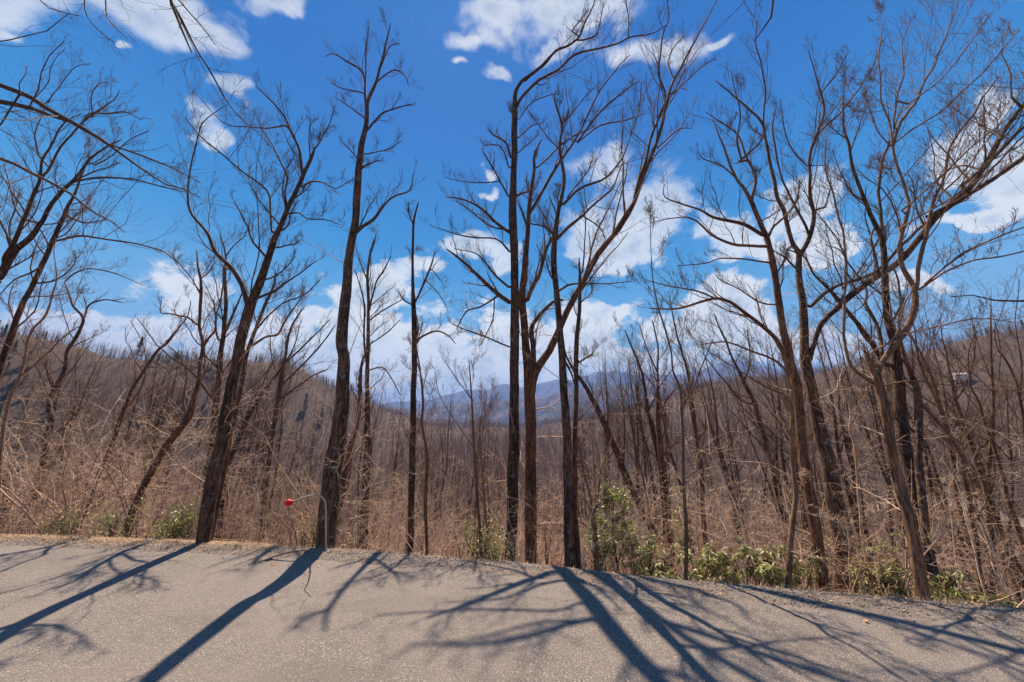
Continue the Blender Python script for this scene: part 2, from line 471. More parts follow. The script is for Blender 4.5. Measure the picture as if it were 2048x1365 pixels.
def polar(name, mat, azs, rs, hf):
    A, Rr = np.meshgrid(azs, rs, indexing='ij')
    X, Y = np.sin(A) * Rr, np.cos(A) * Rr
    V = np.stack([X, Y, hf(X, Y)], -1).reshape(-1, 3)
    na, nr = A.shape
    i, j = np.meshgrid(np.arange(na - 1), np.arange(nr - 1), indexing='ij')
    q = np.stack([i * nr + j, i * nr + j + 1, (i + 1) * nr + j + 1, (i + 1) * nr + j], -1).reshape(-1, 4)[:, ::-1]
    return mesh_obj(name, V, q, mat)


azs = np.concatenate([np.arange(-180, -80, 4), np.arange(-80, 80, .55), np.arange(80, 180.1, 4)]); azs[-1] = 180
rs = np.concatenate([[.05, 1, 2], np.arange(2.6, 9, .13), 9 * 1.045 ** np.arange(1, 92)])
rs = np.append(rs[rs < 1400], [1500, 2200, 4000, 9000])
ground = polar('ground', LITTER, np.radians(azs), rs[rs < 205], height)
hills = polar('hills', FARFLOOR, np.radians(azs), rs[np.searchsorted(rs, 205) - 1:], height)
props(hills, 'wooded valley sides and ridges beyond the slope', kind='structure')
props(ground, 'brown leaf litter ground falling away into the wooded valley', kind='structure')


def mountain(name, px, r0, r1, seed, label):
    a = np.array([azel(*p)[0] for p in px]); e = np.tan([azel(*p)[1] for p in px])
    def hf(X, Y):
        r = np.hypot(X, Y); az = np.arctan2(X, Y)
        el = np.interp(az, a, e)
        t = np.clip((r - r0) / (r1 - r0), 0, 1.6)
        k = np.where(t < 1, t * t * (3 - 2 * t), 1 - (t - 1) * 1.2)
        n = fbm(X, Y, (r1 - r0) * .22, seed)
        return -120 + (el * r1 + 120) * k + n * (r1 - r0) * .035 * np.clip(t * (1.15 - t) * 3, 0, 1) 
    o = polar(name, FARWOOD, np.linspace(R_(-62), R_(62), 420), np.linspace(r0, r0 + (r1 - r0) * 1.5, 60), hf)
    return props(o, label, kind='structure')


mountain('mountains', [(-300, 810), (500, 820), (760, 815), (850, 802), (880, 792), (905, 786), (940, 779), (965, 780), (1010, 770), (1040, 779), (1080, 772), (1115, 760), (1150, 757), (1190, 745), (1232, 742), (1262, 752),
                       (1300, 754), (1345, 748), (1400, 738), (1440, 728), (1470, 720), (1500, 727), (1560, 735), (1640, 738), (1750, 745), (2300, 760)], 4200, 6200, 5,
         'long blue mountain range on the horizon')
mountain('foothills', [(-300, 830), (700, 825), (840, 822), (875, 815), (930, 806), (965, 800), (990, 808), (1030, 800), (1090, 795), (1130, 782), (1180, 775), (1240, 778), (1300, 772), (1380, 762), (1450, 750), (1560, 752), (1700, 760), (2300, 790)], 2000, 2900, 9,
         'lower blue ridge in front of the mountain range')

# road: one sheet with its broken edge standing a little above the shoulder
xs = np.concatenate([np.arange(-60, -12, 2.0), np.arange(-12, 8, .05), np.arange(8, 60, 2.0)])
jit = fbm(xs, xs * 0 + 1.0, .8, 4) * .035 + fbm(xs, xs * 0 + 3.0, .15, 6) * .014
rows = []
for dd in (0.0, -.02, -.3, -1.2, -3.5, -6.8, -7.2):
    yy = y_edge(xs) - .26 + (jit if dd > -.5 else 0) + dd
    zz = np.full_like(xs, ZR) + (-.0 if dd < 0 else -.015)
    if dd <= -7.2: zz -= .15
    rows.append(np.stack([xs, yy, zz], -1))
rows.insert(0, rows[0] + np.array([0, .015, -.12]))
V = np.concatenate(rows); n = len(xs); k = len(rows)
i, j = np.meshgrid(np.arange(k - 1), np.arange(n - 1), indexing='ij')
q = np.stack([i * n + j, (i + 1) * n + j, (i + 1) * n + j + 1, i * n + j + 1], -1).reshape(-1, 4)
road = mesh_obj('road', V, q, ASPHALT, smooth_=False)
props(road, 'worn grey asphalt road striped with tree shadows', kind='structure')

# gravel shoulder between the asphalt and the drop
dds = np.array([-.55, -.3, -.2, -.1, 0, .1, .2, .27, .32, .40, .5])
sz = np.array([-.05, -.012, .0, .004, .002, -.004, -.015, -.03, -.06, -.16, -.30])
rows = []
for dd, z0 in zip(dds, sz):
    yy = y_edge(xs) + dd + fbm(xs, xs * 0 + 2.0, .5, 3) * .02 * (dd > 0)
    rows.append(np.stack([xs, yy, ZR + z0 + fbm(xs, xs * 0 + dd * 9, .12, 5) * .004 * (dd > -.25)], -1))
V = np.concatenate(rows); k = len(rows)
i, j = np.meshgrid(np.arange(k - 1), np.arange(n - 1), indexing='ij')
q = np.stack([i * n + j, i * n + j + 1, (i + 1) * n + j + 1, (i + 1) * n + j], -1).reshape(-1, 4)
props(mesh_obj('shoulder', V, q, SHOULDER, smooth_=True), 'grey gravel shoulder along the pavement edge', kind='structure')

# dirt track across the valley floor
tp = catmull([at(1560, 1046, 150)[0], at(1750, 1040, 170)[0], at(1900, 1046, 160)[0], at(2200, 1060, 120)[0]], 60)
tv = []
for p in tp:
    r = math.hypot(p[0], p[1])
    for w in (-3.0, 3.0):
        x, y = p[0] * (1 + w / r), p[1] * (1 + w / r); tv.append((x, y, float(height(x, y)) + .35))
props(mesh_obj('dirt_track', tv, np.array([(2 * i, 2 * i + 1, 2 * i + 3, 2 * i + 2) for i in range(len(tp) - 1)]), DIRT),
      'pale dirt track crossing the valley floor below', kind='structure')


# ------------------------------------------------------------------ scattering with geometry nodes
def proto_collection(name, objs):
    c = bpy.data.collections.new(name)
    for o in objs: c.objects.link(o)
    return c


def scatter(name, label, pts, rot, scl, protos, mat):
    """one object whose geometry nodes put a random prototype at every point"""
    me = bpy.data.meshes.new(name); me.from_pydata([tuple(p) for p in pts], [], [])
    a = me.attributes.new('rot', 'FLOAT_VECTOR', 'POINT'); a.data.foreach_set('vector', np.asarray(rot, np.float32).ravel())
    a = me.attributes.new('scl', 'FLOAT', 'POINT'); a.data.foreach_set('value', np.asarray(scl, np.float32).ravel())
    o = bpy.data.objects.new(name, me); COL.objects.link(o)
    ng = bpy.data.node_groups.new(name + '_nodes', 'GeometryNodeTree')
    ng.interface.new_socket('Geometry', in_out='INPUT', socket_type='NodeSocketGeometry')
    ng.interface.new_socket('Geometry', in_out='OUTPUT', socket_type='NodeSocketGeometry')
    gi = ng.nodes.new('NodeGroupInput'); go = ng.nodes.new('NodeGroupOutput')
    ci = ng.nodes.new('GeometryNodeCollectionInfo'); ci.inputs['Collection'].default_value = protos
    ci.inputs['Separate Children'].default_value = True; ci.inputs['Reset Children'].default_value = True
    ip = ng.nodes.new('GeometryNodeInstanceOnPoints'); ip.inputs['Pick Instance'].default_value = True
    ra = ng.nodes.new('GeometryNodeInputNamedAttribute'); ra.data_type = 'FLOAT_VECTOR'; ra.inputs['Name'].default_value = 'rot'
    sa = ng.nodes.new('GeometryNodeInputNamedAttribute'); sa.data_type = 'FLOAT'; sa.inputs['Name'].default_value = 'scl'
    mp = ng.nodes.new('GeometryNodeMeshToPoints')
    L = ng.links.new
    L(gi.outputs[0], mp.inputs[0]); L(mp.outputs[0], ip.inputs['Points']); L(ci.outputs[0], ip.inputs['Instance'])
    L(ra.outputs[0], ip.inputs['Rotation']); L(sa.outputs[0], ip.inputs['Scale']); L(ip.outputs[0], go.inputs[0])
    md = o.modifiers.new('scatter', 'NODES'); md.node_group = ng
    return props(o, label, kind='stuff')


# ------------------------------------------------------------------ traced trees
GENS = [(9, 5, .42, 4), (6, 4, .50, 3), (4, 3, .6, 3)]
GENS_BIG = [(15, 6, .36, 4), (7, 4, .50, 3), (4, 3, .6, 3)]
GENS_S = [(7, 5, .45, 3), (5, 3, .5, 3), (3, 3, .6, 3)]


def px_path(pts, D, D1=None, wmin=2.0):
    """pixel polyline (x, y, width) -> world path with radii, depth running from D to D1"""
    D1 = D if D1 is None else D1
    pts = [p if len(p) == 3 else (p[0], p[1], None) for p in pts]
    xy = np.array([(p[0], p[1]) for p in pts], float)
    ln = np.concatenate([[0], np.cumsum(np.linalg.norm(np.diff(xy, axis=0), axis=1))]); ln /= ln[-1]
    kn = [i for i, p in enumerate(pts) if p[2] is not None]
    w = np.interp(ln, ln[kn], [pts[i][2] for i in kn])
    out = []
    for i, p in enumerate(pts):
        q, s = at(p[0], p[1], D + (D1 - D) * ln[i])
        j0, j1 = max(i - 1, 0), min(i + 1, len(pts) - 1)
        dx, dy = xy[j1] - xy[j0]; m_ = math.hypot(dx, dy) + 1e-6
        off = ((p[0] - 1024) * -dy + (p[1] - 682.5) * dx) / m_ / F      # wide-angle stretch across the limb
        out.append((*q, w[i] * s / 2 / math.sqrt(1 + off * off)))
    return np.array(out)


def traced(name, label, group, D, trunk, limbs=(), mat=BARK, auto=0, gens=GENS, auto_t0=.45, auto_len=.30, D1=None, tw=None, cat='tree', up=.24, auto_t1=1.0, low=0, deep=.45, ws=.86):
    """trunk: pixel path; limbs: (path, end depth or None)"""
    T = px_path(trunk, D, D1); T[:, 3] *= ws
    g = float(height(T[0, 0], T[0, 1]))
    root = []
    if T[0, 2] > g - .05:
        root = [(T[0, 0], T[0, 1], g - .15, T[0, 3] * 1.5), (T[0, 0], T[0, 1], min(g + .18, T[0, 2] * .5 + g * .5), T[0, 3] * 1.15)]
    P = np.vstack([np.array(root).reshape(-1, 4), T])
    o = empty(name, (P[0, 0], P[0, 1], g), label, cat, group)
    org = np.array([P[0, 0], P[0, 1], g])
    C = catmull(P, 0, per_unit=9)
    Lg = np.linalg.norm(np.diff(C[:, :3], axis=0), axis=1).sum()
    nz = np.stack([fbm(C[:, 2], C[:, 2] * 0 + k * 7.3 + D, .9, k) for k in (1, 2)], -1)
    C[:, 0] += nz[:, 0] * .012; C[:, 1] += nz[:, 1] * .03
    sides = 12 if C[0, 3] > .06 else 8
    tb = Tubes(); C[-1, 3] *= .5
    tb.add(C[:, :3], C[:, 3], sides, lump=.10)
    tb.build('trunk', mat, o, origin=org)
    kw = dict(up=up)
    curves = [C]
    for lm in limbs:
        path, dl = (lm if isinstance(lm, tuple) and len(lm) == 2 and isinstance(lm[0], list) else (lm, None))
        # start depth = depth of the trunk where the limb leaves it
        x0, y0 = path[0][0], path[0][1]
        ty = np.array([p[1] for p in trunk]); fr = np.interp(-y0, -ty, np.linspace(0, 1, len(ty)))
        Ds = D + ((D1 or D) - D) * fr
        if isinstance(dl, tuple): Ds, dl = dl
        xy = np.array([(p[0], p[1]) for p in path], float); Lp = np.linalg.norm(np.diff(xy, axis=0), axis=1).sum()
        if dl is None: dl = Ds + random.uniform(-1, 1) * deep * Lp * Ds / F
        A = px_path(path, Ds, dl); A[:, 3] *= ws
        nseg = max(9, int(len(path) * 3))
        A = catmull(A, nseg)
        near = min(((np.linalg.norm(c[:, :3] - A[0, :3], axis=1).min(), k_) for k_, c in enumerate(curves)))
        if near[0] < .6:
            c = curves[near[1]]; ii = int(np.linalg.norm(c[:, :3] - A[0, :3], axis=1).argmin())
            sh_ = c[ii, :3] - A[0, :3]; fall = np.clip(1 - np.arange(len(A)) / (len(A) * .6), 0, 1)[:, None] ** 2
            A[:, :3] += fall * sh_ * np.array([.0, 1.0, .0])        # same depth as what it grows from
            A = np.vstack([[*c[ii, :3], min(A[0, 3], c[ii, 3])], A])
        A[:, :3] += np.stack([fbm(A[:, 0] + A[:, 2], A[:, 1] + kk, .5, kk) for kk in (1, 2, 3)], -1) * .012
        curves.append(A)
        t = Tubes(); t.add(A[:, :3], A[:, 3], 7 if A[0, 3] > .025 else 5, lump=.08)
        big = Lp > 300
        gg = GENS_BIG if (big and gens is GENS) else gens
        A2 = catmull(A, 12)
        twigs(t, A2[None, :, :3], A2[None, :, 3], gg, lmin=.12, lmax=2.4, wob=.17, ang=(22, 55), t0=.15, **kw)
        t.build('limb', mat, o, origin=org)
    if auto:
        t = Tubes()
        C2 = catmull(C, 24)
        Pa, Ra = spawn(C2[None, :, :3], C2[None, :, 3], auto, 7, auto_len, ang=(35, 70), up=.2, wob=.16, t0=auto_t0, t1=auto_t1, rf=.42, lmin=.5, lmax=3.6)
        t.add(Pa, Ra, 5)
        twigs(t, Pa, Ra, gens, lmin=.1, lmax=1.6, wob=.18, ang=(22, 55), **kw)
        t.build('branches', mat, o, origin=org)['kind'] = 'stuff'
    if low:
        t = Tubes()
        C2 = catmull(C, 24)
        Pa, Ra = spawn(C2[None, :, :3], C2[None, :, 3], low, 6, .16, ang=(55, 90), up=.05, wob=.2, t0=.08, t1=.5, rf=.12, lmin=.3, lmax=1.3)
        t.add(Pa, Ra, 4)
        twigs(t, Pa, Ra, [(6, 3, .5, 3), (4, 3, .55, 3)], lmin=.08, lmax=.8, wob=.3, up=.05)
        t.build('low_twigs', BRUSH, o, origin=org)['kind'] = 'stuff'
    return o


GE = 'roadside trees along the pavement edge'
GW = 'bare trees on the slope just below the road'

traced('maple_tree', 'leaning dark trunk at the pavement edge on the left, branching high into a bare crown', GE, 6.0,
       [(403, 1100, 44), (420, 1000, 38), (438, 900, 36), (450, 830, 35), (470, 740, 32), (485, 670, 30), (497, 620, 28), (511, 580, 24), (532, 530, 21), (548, 480, 18), (570, 425, 14), (590, 385, 13), (610, 345, 11), (625, 315, 9), (632, 297, 6)],
       [[(495, 610, 15), (486, 574, 14), (464, 538, 12), (432, 506, 11), (417, 471, 9), (401, 450, 8), (381, 426, 7), (374, 390, 6), (381, 346, 5), (388, 305, 5), (402, 251, 4), (430, 228, 3), (455, 208, 2)],
        [(605, 350, 8), (599, 300, 7), (585, 270, 6), (570, 235, 5), (552, 212, 4), (530, 190, 3), (510, 172, 2)],
        [(585, 272, 5), (555, 270, 4), (500, 258, 3), (455, 250, 3), (425, 225, 2), (390, 185, 1.5)],
        [(570, 412, 6), (568, 380, 5), (574, 355, 5), (560, 322, 4), (542, 285, 3), (520, 250, 2)],
        [(545, 465, 7), (540, 420, 6), (535, 385, 6), (510, 362, 5), (480, 340, 4), (440, 305, 4), (400, 272, 3), (370, 235, 2)],
        [(604, 372, 6), (620, 363, 5), (645, 364, 4), (673, 377, 3), (700, 360, 2)],
        [(577, 425, 5), (595, 425, 4), (615, 438, 3), (650, 438, 3), (680, 448, 2)],
        [(632, 300, 5), (645, 275, 4), (660, 245, 3), (668, 215, 2)], [(620, 322, 4), (618, 270, 3), (622, 235, 2)],
        [(500, 640, 7), (505, 560, 4), (520, 500, 4), (516, 420, 3), (510, 350, 2), (530, 240, 1.6)],
        [(552, 470, 6), (575, 450, 5), (580, 425, 4), (600, 400, 2)]], BARK, auto=9, auto_t0=.5, auto_len=.22, low=4, ws=.76)
traced('young_maple', 'slender second stem hugging the right side of the leaning maple trunk', GW, 7.6,
       [(418, 1095, 12), (440, 980, 11), (460, 880, 11), (473, 823, 11), (485, 750, 11), (492, 705, 11), (511, 653, 9), (534, 603, 7), (550, 571, 5), (552, 540, 3)],
       [[(503, 690, 6), (530, 675, 5), (555, 670, 4), (570, 645, 4), (600, 600, 3)], [(505, 664, 5), (560, 610, 4), (610, 590, 3), (640, 560, 2)]], BARK_RED, auto=9, low=4)
traced('tall_poplar', 'tall thick dark trunk behind the red-tipped marker rod, crown bare and open', GE, 5.98,
       [(650, 1106, 50), (660, 1000, 46), (671, 900, 42), (682, 800, 36), (688, 720, 31), (684, 687, 29), (690, 600, 25), (697, 520, 22), (709, 440, 20), (714, 380, 19), (721, 318, 15), (733, 245, 12), (735, 205, 10), (754, 164, 7), (769, 92, 5), (780, 46, 3)],
       [[(733, 215, 6), (727, 149, 5), (692, 123, 5), (667, 108, 3), (649, 115, 2)], [(727, 160, 4), (731, 103, 3), (738, 51, 2)], [(752, 166, 5), (785, 141, 4), (808, 150, 3), (817, 172, 2)],
        [(734, 262, 7), (750, 245, 6), (764, 231, 5), (795, 216, 4), (823, 209, 3)], [(713, 462, 11), (725, 452, 9), (749, 436, 8), (770, 408, 6), (790, 392, 5), (820, 379, 4), (828, 346, 2)],
        [(732, 310, 4), (755, 305, 3), (779, 298, 3), (805, 283, 2)], [(733, 240, 4), (700, 215, 3), (670, 195, 2)], [(762, 130, 4), (780, 92, 3), (800, 88, 2)], [(722, 325, 4), (700, 300, 3), (685, 285, 2)],
        [(716, 455, 5), (735, 420, 3), (750, 395, 2), (745, 385, 1.6)], [(724, 185, 4), (690, 180, 3), (665, 168, 2)]], BARK, auto=3, auto_len=.08, gens=GENS_S, low=3, ws=.82)
traced('leaning_sapling', 'slim reddish stem leaning right just behind the tall thick poplar trunk', GW, 9.0,
       [(668, 1100, 14), (680, 1000, 14), (700, 900, 13), (718, 830, 11), (722, 750, 8), (728, 715, 5), (745, 680, 3)], [], BARK_RED, auto=6, gens=GENS_S)
traced('slim_oak', 'slim dark tree with a split base standing between the thick poplar and the forked snag', GW, 9.5,
       [(725, 1108, 24), (730, 1000, 19), (735, 900, 16), (736, 800, 12), (735, 750, 10), (736, 650, 8), (735, 560, 7), (741, 510, 5), (752, 470, 3)],
       [[(735, 735, 6), (728, 680, 5), (729, 620, 4), (720, 575, 3), (710, 540, 2)], [(738, 620, 5), (750, 570, 4), (765, 545, 4), (782, 512, 2)], [(734, 560, 4), (722, 530, 3), (712, 495, 2)], [(740, 740, 4), (765, 735, 3), (785, 760, 3), (800, 790, 2)],
        [(740, 640, 4), (775, 615, 3), (805, 600, 2)], [(738, 690, 3), (775, 665, 3), (800, 640, 2)]], BARK, auto=12, auto_len=.16, auto_t0=.3, gens=GENS_S, low=4)
traced('forked_snag', 'thin tree with a forked broken top in the open gap left of centre', GW, 8.2,
       [(822, 1112, 16), (823, 1000, 15), (825, 900, 14), (827, 800, 14), (829, 700, 13), (828, 615, 11), (824, 560, 7), (824, 500, 6), (828, 445, 5), (838, 405, 3)],
       [[(828, 612, 6), (838, 590, 5), (848, 565, 5), (862, 530, 4), (870, 503, 2)], [(830, 690, 6), (845, 673, 5), (875, 663, 4), (898, 672, 3), (912, 688, 2)], [(826, 445, 4), (820, 430, 3), (818, 405, 2)],
        [(822, 610, 4), (810, 602, 3), (797, 585, 2)], [(851, 560, 3), (875, 585, 2), (890, 610, 2), (897, 625, 1.5)], [(860, 535, 2.5), (875, 555, 2), (890, 577, 1.5)], [(832, 720, 3), (843, 760, 3), (846, 800, 3)]], BARK, auto=5, auto_len=.09, gens=GENS_S, low=6)
traced('curving_sapling', 'thin wavy sapling just right of the forked snag', GW, 6.8,
       [(853, 1113, 8), (850, 1000, 8), (853, 910, 7), (843, 850, 6), (846, 800, 6), (840, 740, 4), (833, 690, 3)], [], BARK_RED, auto=10, auto_len=.2, auto_t0=.3, gens=GENS_S)
traced('straight_sapling', 'straight thin sapling standing alone left of the paired central trunks', GW, 6.6,
       [(962, 1122, 8), (955, 1000, 7), (948, 900, 6), (943, 800, 4), (938, 715, 2)], [[(948, 900, 3), (915, 850, 2), (880, 795, 2), (870, 745, 1.5)], [(943, 800, 3), (915, 760, 2), (882, 712, 1.5)]], BARK_RED, auto=8, auto_t0=.3, gens=GENS_S)
traced('thin_sapling', 'thinnest sapling between the straight sapling and the paired central trunks', GW, 7.0,
       [(978, 1124, 6), (970, 1020, 5), (962, 920, 4), (960, 850, 3), (975, 790, 2)], [], BARK_SMOOTH, auto=8, auto_t0=.3, gens=GENS_S)

traced('bent_top_oak', 'left trunk of the central pair, its top bent sharply to the right near the clouds', GE, 7.6,
       [(1019, 1136, 29), (1022, 1090, 27), (1025, 950, 25), (1029, 850, 24), (1029, 700, 21), (1030, 600, 19), (1028, 500, 19), (1025, 430, 18), (1027, 350, 15), (1028, 280, 14), (1030, 215, 12), (1033, 182, 9), (1045, 162, 8), (1060, 150, 7)],
       [([(1050, 160, 8), (1060, 150, 8), (1090, 127, 7), (1112, 102, 6), (1140, 90, 6), (1160, 72, 5), (1170, 45, 4), (1185, 15, 3), (1192, -15, 2)], 7.0),
        ([(1034, 215, 8), (1045, 195, 7), (1080, 160, 7), (1115, 140, 6), (1145, 113, 6), (1172, 103, 5), (1198, 98, 5), (1235, 88, 4), (1260, 74, 4), (1305, 68, 3), (1335, 50, 2)], 6.4),
        [(1160, 106, 4), (1190, 78, 4), (1200, 45, 3), (1208, 5, 2)], [(1256, 74, 3), (1258, 40, 2.5), (1252, 0, 2)], [(1140, 90, 3), (1150, 55, 2.5), (1178, 20, 2)],
        [(1018, 464, 8), (991, 444, 7), (967, 420, 6), (944, 406, 5), (920, 397, 4), (891, 394, 2)], [(1019, 504, 5), (994, 479, 4), (947, 476, 4), (903, 466, 3), (862, 451, 2)],
        [(1018, 606, 11), (988, 584, 10), (961, 558, 9), (938, 535, 7), (914, 514, 6), (894, 500, 3)], [(1017, 575, 6), (994, 555, 5), (976, 532, 4), (953, 508, 3), (910, 499, 2)],
        [(1017, 693, 4), (973, 675, 4), (926, 658, 3), (903, 646, 2)], [(994, 596, 5), (961, 614, 4), (935, 622, 4), (922, 640, 3), (914, 658, 2)], [(988, 600, 3), (984, 640, 3), (968, 680, 2), (960, 692, 1.5)],
        [(1016, 393, 5), (1002, 366, 4), (985, 335, 4), (967, 305, 3)], [(1020, 315, 6), (1011, 284, 5), (988, 270, 4), (977, 258, 3)], [(1018, 335, 4), (1005, 300, 3), (990, 290, 3), (968, 291, 2)],
        [(1002, 366, 3), (960, 366, 3), (920, 362, 2), (888, 354, 1.5)], [(1019, 460, 5), (980, 452, 4), (940, 420, 3), (912, 402, 2)], [(1037, 275, 4), (1060, 255, 3), (1085, 248, 2)], [(1037, 240, 3), (1065, 205, 3), (1108, 187, 2)],
        [(1036, 305, 3), (1060, 285, 3), (1075, 270, 2)]], BARK, auto=4, auto_len=.10, low=5)
traced('forked_oak', 'right trunk of the central pair, forking low with a long limb sweeping right', GE, 8.1,
       [(1062, 1137, 27), (1062, 1000, 27), (1062, 850, 26), (1057, 760, 24), (1052, 700, 19), (1048, 640, 18), (1045, 590, 17), (1048, 545, 14), (1052, 500, 12), (1057, 440, 10), (1059, 400, 8), (1068, 340, 7), (1069, 310, 5), (1084, 278, 3)],
       [([(1062, 785, 22), (1068, 750, 20), (1088, 718, 18), (1105, 693, 17), (1128, 637, 16), (1161, 573, 15), (1193, 514, 14), (1216, 482, 13), (1243, 450, 12), (1268, 405, 11), (1288, 352, 9), (1308, 299, 8), (1323, 255, 8), (1331, 217, 7), (1346, 164, 6), (1367, 126, 5), (1393, 76, 4), (1411, 44, 3), (1435, 0, 2)], 7.0),
        ([(1276, 385, 8), (1285, 345, 7), (1296, 314, 7), (1305, 270, 6), (1322, 225, 6), (1332, 196, 5), (1318, 155, 5), (1320, 117, 4), (1326, 70, 4), (1338, 35, 3), (1334, -5, 2)], (7.3, 7.6)),
        [(1062, 775, 15), (1066, 735, 13), (1067, 696, 12), (1064, 655, 11), (1084, 625, 9), (1105, 605, 7), (1125, 600, 4)],
        [(1055, 600, 11), (1066, 570, 10), (1079, 549, 9), (1093, 497, 8), (1105, 473, 6), (1112, 430, 4), (1100, 395, 3)],
        [(1057, 432, 8), (1070, 408, 8), (1084, 385, 7), (1108, 343, 7), (1128, 311, 6), (1155, 273, 5), (1196, 188, 4), (1231, 141, 3), (1260, 110, 2)],
        ([(1158, 272, 5), (1190, 235, 4), (1225, 200, 4), (1280, 160, 2)], (8.0, 7.4)), ([(1158, 274, 4), (1200, 250, 4), (1255, 240, 3), (1290, 225, 2)], (8.0, 7.6)),
        [(1055, 455, 5), (1045, 425, 4), (1037, 410, 3)], [(1060, 395, 4), (1052, 360, 3)], [(1075, 335, 4), (1095, 318, 4), (1115, 295, 3), (1135, 285, 2)],
        ([(1318, 290, 4), (1345, 268, 3), (1362, 258, 3), (1383, 258, 2)], (7.3, 7.0)), ([(1346, 190, 4), (1380, 155, 3), (1410, 130, 2), (1430, 118, 2)], (7.3, 7.0)),
        ([(1308, 268, 4), (1308, 220, 3), (1312, 195, 2)], (7.4, 7.8)), ([(1345, 165, 4), (1336, 130, 3), (1345, 100, 3), (1370, 70, 2)], (7.3, 7.7))], BARK_RED, auto=5, auto_len=.10, low=6)
traced('twin_oak', 'left and thicker stem of the twin trunks at the pavement edge right of centre', GE, 5.75,
       [(1141, 1141, 30), (1138, 1060, 24), (1137, 1000, 20), (1134, 900, 18), (1128, 800, 18), (1122, 700, 17), (1119, 650, 16), (1114, 600, 14), (1108, 545, 13), (1107, 500, 13), (1112, 460, 11), (1117, 420, 10), (1125, 390, 9), (1130, 352, 8), (1121, 308, 7), (1120, 284, 6), (1124, 255, 5), (1112, 215, 4), (1108, 188, 3)],
       [[(1114, 478, 9), (1137, 455, 8), (1166, 429, 6), (1196, 403, 5), (1225, 375, 4), (1245, 330, 2)], [(1128, 405, 7), (1161, 376, 6), (1210, 356, 5), (1240, 325, 4), (1255, 290, 3), (1275, 230, 3), (1282, 165, 2)],
        [(1108, 472, 6), (1090, 455, 5), (1070, 450, 4), (1050, 447, 3)], [(1120, 582, 6), (1143, 570, 5), (1172, 568, 4), (1216, 568, 3), (1260, 562, 2)], [(1122, 290, 4), (1150, 272, 3), (1185, 255, 2)],
        [(1125, 250, 4), (1145, 225, 3), (1190, 175, 2)], [(1106, 470, 4), (1085, 430, 3), (1065, 400, 2)], [(1118, 300, 4), (1095, 275, 3), (1070, 240, 2), (1055, 220, 2)], [(1166, 429, 4), (1200, 455, 3), (1210, 480, 2)],
        [(1135, 392, 4), (1170, 350, 3), (1185, 320, 2)], [(1118, 700, 5), (1140, 740, 4), (1150, 770, 3)]], BARK, auto=5, auto_len=.10, low=5)
traced('twin_oak', 'right and thinner stem of the twin trunks at the pavement edge right of centre', GE, 5.95,
       [(1155, 1142, 20), (1151, 1060, 15), (1150, 1000, 13), (1150, 900, 12), (1151, 800, 11), (1152, 700, 11), (1157, 640, 9), (1159, 600, 8), (1158, 550, 6), (1157, 516, 4)],
       [[(1160, 590, 6), (1175, 530, 5), (1187, 480, 4), (1205, 440, 4), (1225, 400, 3), (1243, 360, 2)], [(1160, 725, 5), (1185, 710, 4)], [(1158, 610, 4), (1185, 585, 3), (1180, 560, 2)], [(1166, 545, 4), (1168, 480, 3), (1170, 430, 3), (1158, 385, 2)]],
       BARK_RED, auto=5, auto_len=.12, gens=GENS_S)
traced('leaning_tree', 'bare trunk slanting steeply up to the left behind the green holly', GW, 11.0,
       [(1335, 1130, 18), (1325, 1100, 17), (1290, 1035, 17), (1260, 970, 16), (1235, 910, 15), (1205, 840, 13), (1175, 780, 10), (1150, 745, 7), (1133, 715, 5), (1128, 690, 3)], [], BARK, auto=5, gens=GENS_S, auto_len=.15)
traced('broken_top_tree', 'reddish trunk with a snapped top right of the green holly', GW, 8.5,
       [(1345, 1150, 15), (1340, 1060, 16), (1330, 960, 15), (1323, 900, 13), (1318, 850, 11), (1316, 800, 9), (1315, 772, 7), (1314, 740, 5), (1316, 690, 4), (1305, 640, 3)],
       [[(1318, 850, 5), (1328, 812, 5), (1345, 785, 4), (1372, 765, 3)], [(1325, 915, 6), (1345, 890, 5), (1360, 885, 3)], [(1314, 745, 4), (1295, 700, 3), (1280, 650, 2)]], BARK_RED, auto=9, auto_len=.18, auto_t0=.5, gens=GENS_S, low=4)
traced('dark_companion_tree', 'dark slim trunk immediately left of the reddish snapped trunk', GW, 9.6,
       [(1335, 1120, 12), (1322, 950, 12), (1308, 870, 11), (1296, 820, 9), (1290, 780, 7), (1282, 740, 5), (1265, 700, 4), (1250, 660, 3)],
       [[(1296, 825, 5), (1310, 795, 4), (1325, 765, 3), (1350, 730, 2)]], BARK, auto=9, auto_len=.2, gens=GENS_S)
traced('slender_tree', 'slender smooth stem rising out of the rhododendrons at the pavement edge', GE, 4.95,
       [(1369, 1165, 10), (1372, 1050, 9), (1366, 930, 8), (1363, 830, 7), (1360, 780, 6), (1345, 740, 5), (1342, 700, 4), (1328, 640, 4), (1310, 570, 3), (1302, 510, 2), (1300, 420, 2)],
       [[(1361, 815, 3), (1380, 792, 3), (1405, 780, 2)], [(1370, 960, 3), (1400, 935, 3), (1430, 900, 2)]], BARK_RED, auto=9, auto_t0=.35, gens=GENS_S, auto_len=.16)
traced('dark_tree', 'dark slim trunk behind the rhododendrons, right of the slender smooth stem', GW, 10.0,
       [(1420, 1140, 13), (1408, 1050, 12), (1398, 920, 11), (1390, 850, 9), (1380, 770, 7), (1367, 712, 5), (1352, 660, 4), (1338, 590, 2)], [[(1392, 860, 4), (1380, 800, 3), (1410, 720, 3), (1425, 680, 2)]], BARK, auto=10, auto_t0=.4, gens=GENS_S)
